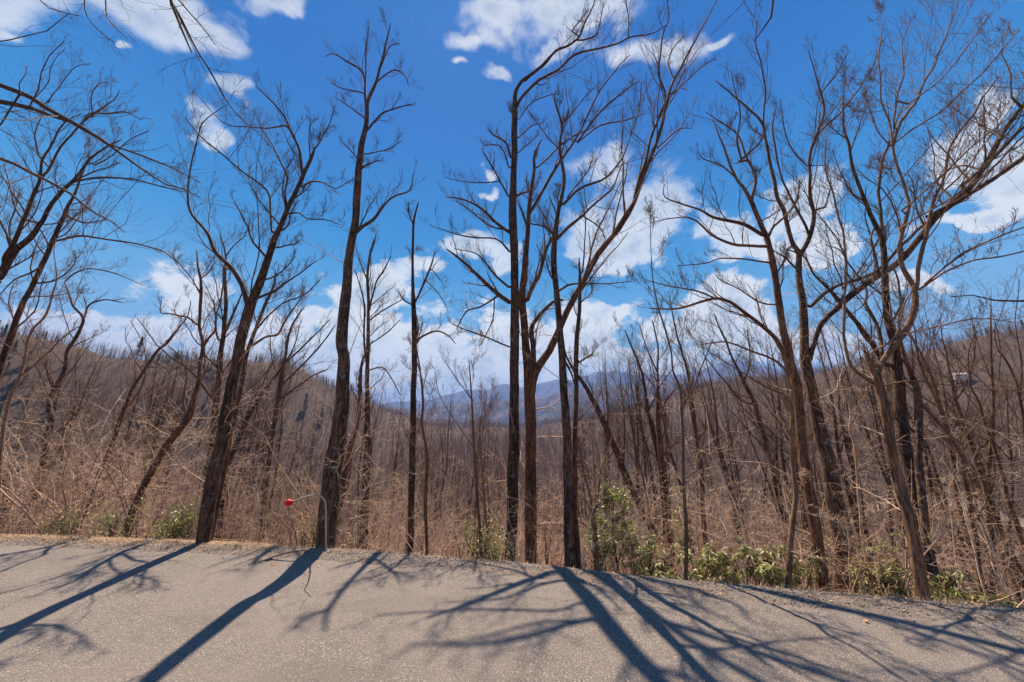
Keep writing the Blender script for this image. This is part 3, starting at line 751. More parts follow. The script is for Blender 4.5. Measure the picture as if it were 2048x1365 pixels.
traced('dark_tree', 'dark trunk curving left towards the top, left of the wriggling pale stem', GW, 12.0,
       [(1580, 1110, 16), (1568, 1040, 15), (1550, 960, 14), (1530, 880, 12), (1508, 805, 11), (1487, 765, 9), (1465, 720, 6), (1450, 680, 5), (1430, 630, 3)],
       [[(1510, 810, 6), (1480, 800, 5), (1455, 770, 4), (1430, 740, 3), (1400, 700, 2)], [(1487, 765, 5), (1500, 720, 4), (1495, 660, 3)]], BARK, auto=12, auto_t0=.4, gens=GENS_S)
traced('crooked_tree', 'wriggling pale reddish stem just left of the big multi-stem tree', GE, 5.0,
       [(1572, 1180, 17), (1578, 1100, 16), (1590, 1020, 14), (1594, 985, 12), (1585, 920, 10), (1583, 850, 9), (1582, 815, 7), (1568, 790, 6), (1540, 778, 5), (1500, 755, 4), (1460, 730, 3), (1420, 705, 2)],
       [[(1584, 910, 4), (1560, 895, 4), (1535, 870, 3)], [(1586, 860, 5), (1590, 800, 4), (1575, 740, 3), (1560, 690, 2)]], BARK_SMOOTH, auto=7, auto_t0=.3, gens=GENS_S, low=4)
traced('big_oak', 'left main stem of the big multi-stem tree, long limbs reaching left', GE, 5.9,
       [(1648, 1200, 34), (1634, 1080, 30), (1620, 980, 27), (1608, 900, 25), (1600, 830, 24), (1592, 770, 25), (1581, 731, 22), (1570, 681, 19), (1558, 608, 17), (1549, 552, 16), (1534, 482, 15), (1517, 432, 13), (1502, 397, 11), (1488, 372, 8), (1475, 358, 7), (1455, 316, 6), (1437, 272, 4), (1425, 240, 3)],
       [[(1525, 472, 10), (1490, 451, 9), (1458, 442, 8), (1426, 435, 7), (1400, 420, 5), (1364, 409, 4), (1329, 394, 3), (1328, 370, 2)], [(1532, 494, 8), (1500, 492, 7), (1464, 489, 7), (1426, 472, 6), (1405, 453, 5), (1385, 438, 4), (1359, 435, 3), (1300, 445, 2)],
        [(1540, 526, 5), (1510, 522, 4), (1476, 517, 4), (1441, 517, 3), (1411, 527, 3), (1353, 533, 2)],
        [(1580, 735, 14), (1568, 708, 12), (1549, 675, 11), (1517, 646, 10), (1482, 620, 9), (1461, 605, 8), (1432, 598, 7), (1400, 605, 6), (1359, 617, 5), (1300, 617, 3)], ([(1432, 598, 5), (1388, 580, 4), (1335, 573, 3), (1290, 560, 2)], (5.6, 5.3)),
        [(1504, 400, 9), (1510, 350, 7), (1490, 308, 6), (1472, 267, 5), (1437, 243, 4), (1411, 226, 2)], [(1491, 306, 5), (1515, 290, 4), (1532, 262, 3)], [(1534, 480, 8), (1548, 455, 6), (1568, 435, 5), (1590, 405, 4), (1600, 360, 3)],
        [(1493, 308, 6), (1478, 270, 5), (1482, 230, 4), (1470, 180, 3), (1462, 140, 2)], [(1558, 610, 4), (1520, 605, 4), (1480, 580, 3), (1440, 560, 3), (1430, 550, 2)], [(1470, 355, 5), (1440, 330, 4), (1405, 318, 3), (1395, 300, 2)],
        [(1590, 760, 7), (1555, 722, 6), (1500, 700, 5), (1450, 685, 4), (1400, 690, 2)]], BARK_RED, auto=5, auto_len=.12, low=6)
traced('big_oak', 'thickest dark stem of the big multi-stem tree, limb sweeping far up right', GE, 6.5,
       [(1705, 1200, 54), (1688, 1110, 48), (1672, 1020, 42), (1658, 940, 37), (1642, 860, 34), (1625, 790, 30), (1614, 735, 27), (1610, 690, 22), (1605, 614, 19), (1595, 545, 17), (1596, 508, 15), (1583, 482, 12), (1572, 426, 11), (1555, 394, 10), (1546, 350, 9), (1534, 293, 8), (1523, 243, 7), (1500, 220, 6), (1481, 205, 5), (1455, 182, 4), (1431, 161, 3)],
       [([(1619, 720, 15), (1628, 690, 14), (1648, 643, 14), (1686, 608, 14), (1748, 555, 15), (1795, 526, 16), (1836, 479, 17), (1877, 429, 17), (1912, 400, 16), (1941, 375, 15), (1970, 328, 14), (2000, 278, 12), (2029, 234, 11), (2060, 190, 9), (2120, 100, 6)], 5.2),
        ([(1905, 408, 11), (1950, 385, 10), (2008, 345, 9), (2060, 305, 8), (2150, 230, 5)], (5.5, 5.0)),
        ([(1945, 360, 9), (1990, 318, 8), (2035, 268, 8), (2070, 230, 6), (2140, 120, 4)], (5.4, 5.6)),
        ([(1620, 614, 9), (1646, 590, 9), (1675, 573, 8), (1710, 561, 8), (1759, 538, 8), (1789, 505, 7), (1830, 465, 7), (1880, 425, 6), (1930, 385, 6), (1985, 335, 5), (2050, 270, 4)], 5.6),
        [(1600, 512, 12), (1612, 488, 12), (1625, 455, 11), (1628, 426, 10), (1619, 388, 9), (1621, 350, 8), (1618, 318, 7), (1633, 272, 7), (1649, 220, 6), (1640, 180, 5), (1633, 154, 4), (1618, 103, 2)], [(1610, 480, 8), (1606, 455, 8), (1593, 426, 7), (1575, 385, 6), (1561, 353, 5), (1551, 300, 5), (1545, 260, 4), (1551, 220, 3)],
        [(1528, 250, 6), (1528, 217, 5), (1531, 182, 5), (1524, 132, 4), (1510, 88, 3), (1515, 40, 2)], [(1633, 272, 5), (1655, 250, 5), (1690, 215, 4), (1735, 150, 3), (1760, 100, 2)], [(1628, 430, 5), (1650, 400, 4), (1662, 365, 3), (1650, 330, 2)],
        [(1640, 190, 4), (1670, 150, 3), (1700, 100, 2)], [(1575, 500, 4), (1610, 515, 4), (1628, 549, 5), (1652, 573, 5), (1675, 605, 5)], [(1620, 325, 4), (1590, 300, 4), (1570, 260, 3), (1560, 200, 2)],
        ([(1960, 340, 6), (1925, 330, 4), (1885, 350, 3), (1850, 400, 2)], (4.6, 5.3)), ([(2000, 278, 7), (1975, 262, 5), (1960, 250, 4), (1945, 225, 2)], (4.6, 5.2))], BARK, auto=5, auto_len=.10, low=10)
traced('beech_tree', 'smooth tan trunk at the pavement edge with a stubby broken fork', GE, 4.55,
       [(1848, 1216, 38), (1828, 1110, 34), (1808, 1010, 31), (1791, 930, 28), (1777, 860, 26), (1764, 800, 24), (1752, 757, 22), (1756, 736, 17), (1780, 702, 17), (1812, 661, 18), (1833, 623, 18), (1841, 592, 17), (1836, 568, 15), (1822, 550, 13), (1808, 526, 12), (1803, 491, 11), (1808, 453, 11), (1815, 414, 10), (1807, 388, 9), (1797, 345, 8), (1784, 293, 8), (1780, 246, 6), (1763, 205, 5), (1758, 147, 4), (1760, 88, 3), (1768, 35, 2)],
       [[(1750, 752, 16), (1741, 730, 14), (1737, 712, 13), (1736, 704, 8)], [(1746, 765, 10), (1725, 752, 9), (1706, 738, 9), (1694, 718, 8), (1689, 687, 8), (1687, 631, 8), (1686, 599, 8), (1692, 540, 7), (1687, 482, 6), (1677, 438, 6), (1666, 379, 5), (1655, 345, 4), (1650, 300, 3), (1660, 250, 2)],
        ([(1838, 575, 12), (1838, 538, 12), (1848, 497, 12), (1859, 461, 11), (1866, 414, 10), (1877, 382, 9), (1891, 340, 8), (1900, 299, 7), (1921, 258, 6), (1950, 226, 5), (1970, 190, 4), (1994, 155, 3)], 4.2), ([(1842, 578, 6), (1877, 552, 5), (1900, 538, 5), (1941, 523, 4), (2000, 514, 4), (2060, 500, 3)], 3.9),
        ([(1843, 572, 6), (1882, 538, 5), (1929, 505, 5), (1985, 479, 4), (2060, 452, 3)], 3.8), [(1786, 290, 9), (1795, 252, 8), (1812, 229, 7), (1836, 193, 7), (1853, 158, 6), (1871, 126, 5), (1891, 70, 4), (1903, 44, 3), (1918, 0, 2)],
        [(1795, 250, 5), (1797, 190, 5), (1806, 147, 4), (1806, 88, 3), (1820, 40, 2)], [(1750, 742, 6), (1745, 705, 6), (1771, 690, 6), (1795, 661, 6), (1806, 614, 5), (1824, 584, 4)], ([(1812, 420, 5), (1850, 385, 4), (1900, 335, 4), (1960, 280, 3), (2040, 215, 2)], (4.5, 3.9)),
        ([(1808, 455, 5), (1850, 430, 4), (1900, 400, 4), (1985, 340, 3)], (4.5, 3.9)), ([(1790, 285, 4), (1830, 255, 4), (1890, 215, 3), (1960, 150, 3), (2040, 60, 2)], (4.5, 4.0)), ([(1836, 193, 4), (1880, 160, 3), (1930, 100, 3), (1980, 30, 2)], (4.5, 4.1)),
        ([(1868, 400, 5), (1920, 350, 4), (1990, 260, 3), (2045, 180, 2)], (4.3, 3.9)), [(1784, 293, 4), (1760, 265, 4), (1738, 220, 3), (1720, 160, 2)], ([(1800, 670, 4), (1860, 655, 4), (1950, 640, 3), (2050, 650, 2)], (4.5, 4.0)), ([(1770, 770, 4), (1830, 760, 4), (1930, 775, 3), (2050, 780, 2)], (4.5, 4.1))],
       BARK_SMOOTH, auto=5, auto_len=.12, auto_t0=.55, low=7)
traced('dark_oak', 'thick dark lichened trunk directly behind the smooth tan roadside trunk', GW, 5.9,
       [(1856, 1130, 40), (1840, 1050, 36), (1824, 960, 33), (1812, 880, 31), (1800, 800, 30), (1792, 730, 30), (1786, 672, 27), (1775, 628, 22), (1769, 555, 17), (1763, 482, 15), (1752, 447, 13), (1733, 403, 12), (1720, 368, 10), (1707, 337, 9), (1692, 278, 7), (1686, 258, 6), (1685, 205, 4), (1690, 160, 2)],
       [[(1764, 490, 10), (1762, 438, 9), (1758, 379, 9), (1763, 330, 8), (1777, 293, 6), (1790, 250, 4), (1810, 200, 2)], [(1770, 730, 14), (1745, 690, 13), (1718, 652, 11), (1692, 620, 9), (1666, 587, 8), (1640, 560, 6), (1628, 549, 5), (1611, 514, 3)],
        [(1760, 705, 10), (1757, 670, 10), (1745, 635, 9), (1733, 610, 8), (1733, 584, 7), (1720, 560, 6), (1700, 530, 5), (1680, 500, 3), (1650, 490, 2)], [(1790, 640, 9), (1800, 610, 7), (1795, 570, 6), (1790, 540, 4)], [(1733, 403, 5), (1705, 385, 4), (1685, 350, 3), (1665, 300, 2)],
        [(1692, 278, 4), (1670, 262, 3), (1650, 245, 2)], [(1752, 450, 6), (1743, 480, 6), (1748, 530, 6), (1745, 570, 6)], [(1700, 300, 4), (1720, 250, 3), (1735, 200, 2)]], BARK, auto=5, auto_len=.12, low=4)
traced('dark_oak', 'curved lichened trunk right of the thick dark one, arching left at its top', GW, 5.7,
       [(1858, 1140, 26), (1850, 1050, 24), (1843, 960, 22), (1841, 880, 20), (1839, 810, 19), (1833, 775, 17), (1820, 750, 15), (1808, 722, 13), (1802, 690, 9), (1800, 640, 7), (1810, 590, 4)], [[(1839, 800, 6), (1870, 840, 5), (1895, 865, 4), (1925, 890, 3)]], BARK, auto=4, auto_len=.2, gens=GENS_S)

# right edge
GR = 'slim bare trees at the right end of the slope'
traced('slim_tree', 'slim dark tree left of the two on the far right, kinked at mid height', GR, 6.6, [(1972, 1215, 14), (1955, 1110, 13), (1943, 1020, 13), (1930, 960, 11), (1925, 920, 10), (1905, 875, 6), (1885, 850, 5), (1870, 830, 3)], [[(1925, 925, 6), (1928, 880, 5), (1960, 840, 4), (1985, 825, 3)]], BARK, auto=7, gens=GENS_S, low=4)
traced('slim_tree', 'forked dark tree on the far right leaning left', GR, 8.0, [(2030, 1180, 16), (2010, 1110, 15), (1995, 1050, 15), (1977, 995, 16), (1960, 935, 14), (1938, 870, 13), (1925, 830, 11), (1912, 795, 9), (1898, 740, 6), (1890, 690, 4), (1880, 640, 2)],
       [[(1978, 1000, 6), (1990, 960, 5), (1988, 900, 4), (1985, 850, 3)], [(1915, 800, 5), (1935, 765, 4), (1950, 710, 3), (1950, 650, 2)]], BARK, auto=9, gens=GENS_S, low=4)
traced('slim_tree', 'dark tree leaning left close to the right border', GR, 7.2, [(2066, 1150, 13), (2045, 1080, 12), (2022, 1010, 12), (2003, 945, 11), (1988, 895, 10), (1972, 850, 9), (1958, 800, 7), (1945, 770, 6), (1940, 700, 4), (1960, 640, 2)], [[(1975, 870, 5), (1990, 820, 4), (2020, 790, 3)]], BARK, auto=9, gens=GENS_S, low=4)
traced('slim_tree', 'dark slim tree in the gap between the big multi-stem tree and the tan trunk', GR, 8.5, [(1745, 1170, 18), (1736, 1095, 18), (1722, 1022, 16), (1715, 964, 14), (1700, 905, 12), (1692, 864, 10), (1681, 817, 8), (1676, 779, 7), (1665, 744, 5), (1654, 700, 3), (1640, 640, 2)], [[(1676, 780, 4), (1690, 745, 3), (1715, 700, 2)]], BARK, auto=9, gens=GENS_S, low=4)
traced('slim_tree', 'pale snaking stem in the gap left of the tan trunk', GR, 7.4, [(1735, 1150, 9), (1722, 1040, 9), (1716, 960, 9), (1711, 890, 8), (1700, 860, 7), (1702, 820, 6), (1692, 790, 5), (1683, 760, 4), (1690, 730, 2)], [], BRUSH, auto=7, gens=GENS_S)
traced('slim_tree', 'slim tree rising behind the right ridge line near the right border', GR, 10.0, [(2080, 1120, 14), (2060, 980, 13), (2048, 850, 11), (2035, 780, 8), (2012, 720, 6), (1995, 690, 4), (1990, 640, 2)], [[(2040, 800, 6), (2042, 720, 5), (2030, 640, 3), (2040, 560, 2)]], BARK, auto=12, gens=GENS_S)

# left side
GL = 'leaning bare trees on the left slope'
traced('leaning_tree', 'arching reddish trunk leaning right from the straw bank left of the maple', GL, 8.0,
       [(245, 1088, 15), (264, 1027, 17), (287, 974, 17), (311, 927, 17), (346, 875, 16), (375, 837, 16), (386, 799, 13), (398, 760, 11), (400, 726, 10), (405, 694, 10), (398, 650, 8), (403, 594, 8), (402, 562, 7), (394, 527, 5), (391, 500, 3)],
       [[(406, 692, 7), (418, 675, 6), (430, 660, 6), (432, 635, 5), (444, 577, 4), (446, 530, 3)], [(393, 650, 5), (375, 635, 4), (359, 632, 4), (338, 628, 3), (320, 626, 3), (322, 600, 2)], [(402, 590, 4), (385, 560, 3), (360, 530, 3), (340, 505, 2)], [(370, 830, 5), (368, 800, 5), (374, 750, 4), (360, 715, 4), (340, 695, 2)],
        [(400, 560, 3), (418, 545, 3), (430, 525, 2)]], BARK_RED, auto=7, gens=GENS_S, low=7)
traced('leaning_tree', 'thin dark stem leaning right between the arching trunk and the far left', GL, 9.5,
       [(146, 1085, 14), (155, 1060, 12), (182, 995, 10), (202, 939, 10), (229, 872, 10), (252, 813, 9), (281, 755, 8), (316, 702, 7), (334, 688, 6), (352, 661, 4), (374, 632, 3), (378, 600, 2)], [[(250, 820, 4), (285, 770, 4), (290, 700, 3), (262, 640, 2)]], BARK_RED, auto=9, gens=GENS_S, low=9, auto_t0=.3)
traced('crooked_tree', 'crooked trunk on the far left that kinks left near the skyline', GL, 10.5,
       [(60, 1085, 22), (73, 989, 22), (85, 945, 21), (92, 880, 19), (104, 840, 17), (98, 812, 15), (108, 780, 14), (128, 740, 12), (132, 702, 10), (152, 673, 9), (167, 644, 8), (163, 630, 7), (147, 612, 6), (136, 585, 5), (127, 562, 3)],
       [[(167, 638, 5), (176, 612, 5), (190, 603, 4), (217, 600, 3), (245, 606, 2)], [(130, 560, 4), (150, 545, 4), (180, 538, 3), (220, 545, 3), (250, 555, 2), (288, 570, 1.5)], [(108, 780, 6), (98, 755, 5), (88, 725, 4)], [(100, 870, 6), (118, 860, 5), (150, 830, 4), (175, 800, 3)]], BARK, auto=10, gens=GENS_S, low=9)
traced('smooth_tree', 'smooth reddish sapling curving up the left border', GL, 7.0,
       [(-12, 1080, 12), (-6, 1000, 12), (1, 930, 11), (5, 857, 11), (18, 799, 10), (37, 755, 9), (50, 711, 8), (62, 661, 7), (88, 635, 6), (108, 591, 5), (117, 553, 4), (110, 506, 3), (111, 474, 2)], [[(38, 752, 5), (60, 735, 4), (90, 710, 4), (140, 665, 3), (165, 650, 2)]], BARK_SMOOTH, auto=8, gens=GENS_S, low=4)
traced('left_border_tree', 'dark leaning tree with parallel limbs rising from the left border, lower of the two', GL, 8.3,
       [(-40, 1080, 26), (-32, 1000, 25), (-22, 880, 23), (-8, 770, 21), (15, 691, 19), (29, 650, 17), (47, 606, 16), (67, 567, 15), (82, 526, 14), (100, 488, 13), (123, 447, 12), (138, 415, 10), (152, 388, 8), (165, 345, 6), (180, 318, 5), (205, 300, 3)],
       [[(100, 485, 6), (125, 478, 5), (165, 472, 5), (210, 480, 4), (245, 484, 4), (290, 492, 3), (330, 505, 3), (360, 530, 2)], [(82, 530, 6), (60, 545, 5), (30, 560, 4), (0, 590, 3)], [(130, 430, 5), (150, 440, 4), (175, 447, 3), (215, 440, 2)], [(100, 480, 4), (135, 465, 4), (160, 430, 3), (180, 400, 2)], [(67, 567, 5), (110, 560, 4), (150, 530, 3), (150, 500, 2)]], BARK_RED, auto=12, auto_t0=.45, auto_len=.22, low=4)
traced('left_border_tree', 'tall leaning tree on the left border with the widest fan of limbs', GL, 7.6,
       [(-140, 1080, 32), (-110, 960, 30), (-80, 800, 27), (-45, 660, 25), (-12, 575, 23), (6, 547, 22), (29, 503, 20), (59, 477, 16), (82, 447, 14), (100, 415, 12), (123, 389, 11), (149, 363, 9), (176, 322, 6), (211, 296, 5), (243, 278, 3)],
       [[(150, 365, 6), (178, 358, 5), (205, 356, 5), (249, 357, 4), (293, 366, 3), (328, 375, 3), (365, 385, 2)],
        [(12, 540, 14), (9, 518, 14), (32, 483, 13), (47, 439, 12), (59, 409, 11), (70, 380, 11), (79, 357, 10), (86, 316, 8), (108, 281, 6), (117, 261, 5), (130, 245, 4), (160, 228, 2)],
        [(80, 357, 8), (94, 343, 8), (117, 302, 7), (144, 267, 6), (167, 243, 5), (188, 229, 5), (208, 214, 4), (228, 200, 3), (240, 180, 2)], [(86, 318, 5), (78, 300, 5), (70, 272, 5), (76, 249, 4), (85, 231, 3), (98, 200, 2)],
        [(70, 230, 3), (80, 195, 3), (97, 164, 3), (100, 141, 3), (112, 118, 2), (130, 98, 2)], [(165, 243, 4), (180, 228, 4), (215, 228, 4), (250, 224, 3), (285, 240, 2)], [(100, 225, 4), (115, 185, 3), (145, 140, 3), (170, 128, 2)],
        [(184, 232, 4), (182, 195, 3), (195, 170, 3), (215, 165, 2)], [(190, 330, 4), (225, 310, 3), (260, 280, 3), (300, 262, 2)], [(46, 440, 6), (30, 415, 5), (22, 380, 4), (10, 330, 3)], [(150, 362, 4), (185, 345, 4), (215, 335, 3), (240, 325, 2)], [(29, 503, 6), (18, 460, 5), (30, 420, 4), (40, 385, 3)]],
       BARK, auto=8, auto_t0=.5, auto_len=.2)
traced('hidden_trunk', 'dark trunk standing right behind the leaning maple trunk', GL, 11.0,
       [(400, 1090, 20), (412, 1000, 20), (422, 900, 19), (430, 829, 18), (438, 767, 15), (441, 711, 13), (447, 670, 12), (451, 620, 10), (449, 547, 7), (452, 512, 5), (441, 468, 3)],
       [[(450, 665, 7), (458, 650, 7), (473, 612, 5), (486, 585, 3)], [(448, 690, 5), (434, 672, 5), (432, 640, 4), (428, 600, 3)], [(452, 515, 4), (470, 490, 3), (490, 470, 3), (500, 440, 2)]], BARK, auto=12, auto_t0=.4, gens=GENS_S, low=4)
traced('bushy_tree', 'short bushy bare tree between the leaning maple and the tall poplar, twigs fanned upward', GL, 12.0,
       [(520, 1095, 14), (530, 980, 13), (548, 850, 11), (558, 782, 9), (570, 717, 7), (578, 664, 5), (593, 635, 4), (611, 612, 2)],
       [[(560, 775, 5), (590, 745, 4), (625, 710, 4), (650, 680, 3), (670, 650, 2)], [(568, 730, 4), (600, 700, 4), (640, 660, 3), (660, 640, 2)], [(556, 800, 5), (580, 785, 4), (620, 755, 3), (655, 740, 2)], [(562, 760, 4), (545, 720, 3), (540, 670, 2)], [(566, 735, 4), (590, 690, 3), (600, 650, 2)]], BARK, auto=12, auto_t0=.4, up=.22, low=5)
traced('leaning_tree', 'dark stem slanting right between the leaning maple and the short bushy tree', GL, 10.0,
       [(432, 1092, 14), (445, 1000, 13), (457, 930, 13), (487, 857, 11), (508, 815, 9), (535, 775, 6), (560, 740, 4), (585, 700, 2)], [], BARK, auto=10, auto_t0=.3, gens=GENS_S, low=6)
traced('vase_tree', 'small forked tree between the twin trunks and the holly, branching from waist height', GW, 6.4,
       [(1194, 1148, 13), (1190, 1090, 12), (1185, 1030, 11), (1180, 990, 6), (1165, 940, 4), (1160, 880, 3)], [[(1186, 1035, 7), (1195, 990, 6), (1205, 930, 4), (1225, 870, 3), (1235, 800, 2)], [(1184, 1030, 5), (1172, 1005, 4), (1150, 985, 3), (1135, 960, 2)], [(1190, 1010, 5), (1190, 940, 4), (1185, 870, 3), (1195, 760, 2)]], BARK_SMOOTH, auto=6, auto_len=.3, auto_t0=.4, gens=GENS_S)

# trees that stand beside the frame and reach into it
traced('overhanging_tree', 'tree beyond the left border whose long limbs slope down across the upper left sky', None, 4.6,
       [(-900, 1250, 60), (-880, 1000, 52), (-840, 600, 44), (-800, 200, 38), (-780, -200, 30), (-780, -500, 18)],
       [([(-795, 120, 24), (-600, 40, 20), (-300, 70, 15), (-120, 120, 12), (0, 170, 10), (60, 195, 10), (100, 222, 10), (150, 250, 10), (200, 280, 8), (250, 315, 5), (300, 350, 4), (328, 368, 3), (370, 380, 2.5), (400, 396, 2)], 4.2),
        ([(-640, 60, 14), (-300, 130, 13), (-100, 188, 12), (0, 204, 11), (50, 213, 10), (85, 226, 8), (115, 238, 6), (135, 245, 4)], (4.5, 4.3)), ([(205, 282, 5), (260, 302, 4), (315, 325, 4), (360, 345, 3), (400, 365, 2)], (4.2, 4.1)),
        ([(-800, 260, 14), (-500, 190, 11), (-200, 245, 9), (0, 317, 7), (40, 335, 7), (80, 355, 6), (125, 378, 6), (150, 395, 5), (185, 425, 4), (225, 445, 3), (252, 466, 2)], 4.6),
        ([(-790, -100, 18), (-500, -260, 14), (-100, -260, 12), (200, -150, 10), (320, -50, 8), (342, 0, 7), (358, 35, 7), (366, 70, 5), (374, 92, 4), (381, 105, 3)], 3.4),
        ([(345, 0, 5), (366, 40, 5), (395, 100, 4), (425, 150, 4), (455, 206, 3), (485, 240, 3), (515, 265, 2), (560, 315, 2)], (3.5, 3.9)), ([(180, -160, 5), (176, -40, 4), (172, 0, 4), (172, 25, 3), (190, 55, 2), (228, 86, 2)], (3.5, 3.7)),
        ([(210, -145, 5), (208, -30, 4), (212, 10, 3), (220, 45, 2), (256, 80, 2)], (3.4, 3.6)), ([(0, -230, 5), (40, -80, 4), (78, 0, 3), (115, 22, 2), (160, 34, 2)], (3.5, 3.8)), ([(350, -10, 4), (380, 25, 3), (400, 48, 3), (430, 90, 2)], (3.5, 3.2))], BARK, gens=[(9, 4, .30, 3), (5, 3, .45, 3)], up=-.02)
traced('overhanging_tree', 'tree beyond the right border with thin limbs entering at the right edge and from above', None, 3.0,
       [(2900, 1300, 56), (2860, 900, 50), (2820, 500, 44), (2780, 100, 38), (2740, -300, 28), (2700, -700, 14)],
       [([(2820, 560, 16), (2500, 590, 10), (2200, 600, 6), (2048, 602, 5), (1990, 602, 4), (1960, 592, 3), (1902, 592, 2)], 3.4), ([(2760, -250, 18), (2300, -420, 14), (1900, -350, 11), (1650, -180, 9), (1560, -60, 6), (1548, 0, 6), (1540, 40, 5), (1526, 74, 5), (1508, 82, 3)], 3.0),
        ([(2790, 150, 14), (2400, 130, 9), (2150, 160, 7), (2048, 215, 6), (2022, 190, 6), (2022, 155, 5), (2018, 135, 4), (2000, 110, 3), (2022, 40, 2)], 3.6)], BARK, gens=[(7, 4, .30, 3), (5, 3, .45, 3)], up=.0)

# ------------------------------------------------------------------ prototypes for woods and brush
def proto_tree(h, r, seed, limbs=9, gens=((6, 4, .45, 3), (5, 3, .5, 3), (3, 3, .6, 3)), lean=.05, t0=.4, mat=BARK_FAR, sides=7, low=0):
    p = np.zeros((10, 4)); a = rng.uniform(0, 6.28)
    t = np.linspace(0, 1, 10)
    p[:, 0] = np.cos(a) * lean * h * t + fbm(t * 5, t * 0 + seed, 1., seed) * h * .012
    p[:, 1] = np.sin(a) * lean * h * t + fbm(t * 5, t * 0 - seed, 1., seed + 3) * h * .012
    p[:, 2] = h * t - .3; p[:, 3] = r * (1 - t) ** .8 * .95 + r * .05; p[0, 3] *= 1.25
    C = catmull(p, 20)
    tr = Tubes(); tr.add(C[:, :3], C[:, 3], sides, lump=.05)
    br = Tubes()
    Pa, Ra = spawn(C[None, :, :3], C[None, :, 3], limbs, 6, .38, ang=(25, 55), up=.22, wob=.14, t0=t0, rf=.55, lmin=.8, lmax=h * .4, rmin=.004)
    br.add(Pa, Ra, 4); twigs(br, Pa, Ra, gens, lmin=.2, lmax=h * .2, wob=.22, up=.18, rmin=.0025)
    if low:
        Pa, Ra = spawn(C[None, :, :3], C[None, :, 3], low, 5, .14, ang=(60, 90), up=.05, wob=.2, t0=.08, t1=t0, rf=.1, lmin=.4, lmax=1.6, rmin=.003)
        br.add(Pa, Ra, 3); twigs(br, Pa, Ra, [(5, 3, .5, 3), (3, 2, .55, 3)], lmin=.1, lmax=.9, wob=.3, up=.05, rmin=.0025)
    return tr.build('trunk', mat, link=False), br.build('branches', mat, link=False)


mats3 = [BARK, BARK, BARK_RED]
hts = [random.uniform(11, 17) for _ in range(10)]
woods = [proto_tree(hts[i], random.uniform(.06, .14), i, limbs=10, lean=random.uniform(.02, .10), t0=random.uniform(.35, .55), mat=mats3[i % 3], low=6) for i in range(10)]
GM = 'bare woods between the roadside trees and the valley'
cnt = 0
wood_labels = {}
ZONES = [(70, 'by the left border'), (200, 'near the crooked trunk'), (400, 'near the arching trunk'), (560, 'right of the leaning maple'), (700, 'by the thick poplar'), (830, 'beside the forked snag'), (1000, 'in the central gap'), (1110, 'behind the central pair'),
         (1200, 'behind the twin trunks'), (1300, 'behind the holly'), (1400, 'by the snapped trunk'), (1560, 'left of the wriggling stem'), (1720, 'behind the big oak'), (1880, 'behind the smooth tan trunk'), (9999, 'near the right border')]
tries = 0
placed = []
while cnt < 285 and tries < 8000:
    tries += 1
    az = random.uniform(-.93, .93); r = 9 + 62 * random.random() ** 1.15
    x, y = math.sin(az) * r, math.cos(az) * r
    d = y - float(y_edge(x))
    if d < 5.5: continue
    # the gap in the middle of the view stays open
    px = 1024 + F * math.tan(az)
    hs = random.uniform(.75, 1.1)
    if 560 < px < 1130 and r < 34: 
        if random.random() < .8: continue
        hs *= .6
    if any((x - a) ** 2 + (y - b_) ** 2 < (1.1 if r < 30 else 2.0) for a, b_ in placed): continue
    placed.append((x, y))
    g = float(height(x, y))
    i = random.randrange(10); tr, br = woods[i]
    # tops keep under the skyline seen in the photo: limit by elevation
    lim = .13 if (560 < px < 1180) else (.24 if px > 1180 else .16)
    hh = (hts[i] * hs); top = lim * r - g
    if hh > top: hs *= max(.45, top / hh)
    zone = next(z for lim_, z in ZONES if px < lim_)
    lab = ['dark', 'brown', 'reddish'][i % 3] + ' bare tree ' + ('close below the road ' if r < 24 else 'down the slope ' if r < 42 else 'far down the slope ') + zone
    wood_labels.setdefault(lab, [])
    o = empty('bare_tree', (x, y, g), lab, 'tree', GM)
    o.scale = (hs, hs, hs); 
    o.rotation_euler = (random.uniform(-.08, .08), random.uniform(-.08, .08) - az * .05, random.uniform(0, 6.28))
    wood_labels[lab].append((px, o))
    for part in (tr, br):
        c = part.copy(); COL.objects.link(c); c.parent = o
    cnt += 1

ORD = ['leftmost', 'second from left', 'third from left', 'fourth from left', 'fifth from left', 'sixth from left', 'seventh from left', 'eighth from left', 'ninth from left', 'tenth from left', 'eleventh from left', 'twelfth from left']
for lab, lst in wood_labels.items():
    lst.sort(key=lambda q: q[0])
    if len(lst) > 1:
        for k, (_, o) in enumerate(lst):
            o['label'] = lab + ', ' + (ORD[k] if k < len(lst) - 1 and k < 12 else 'rightmost') 
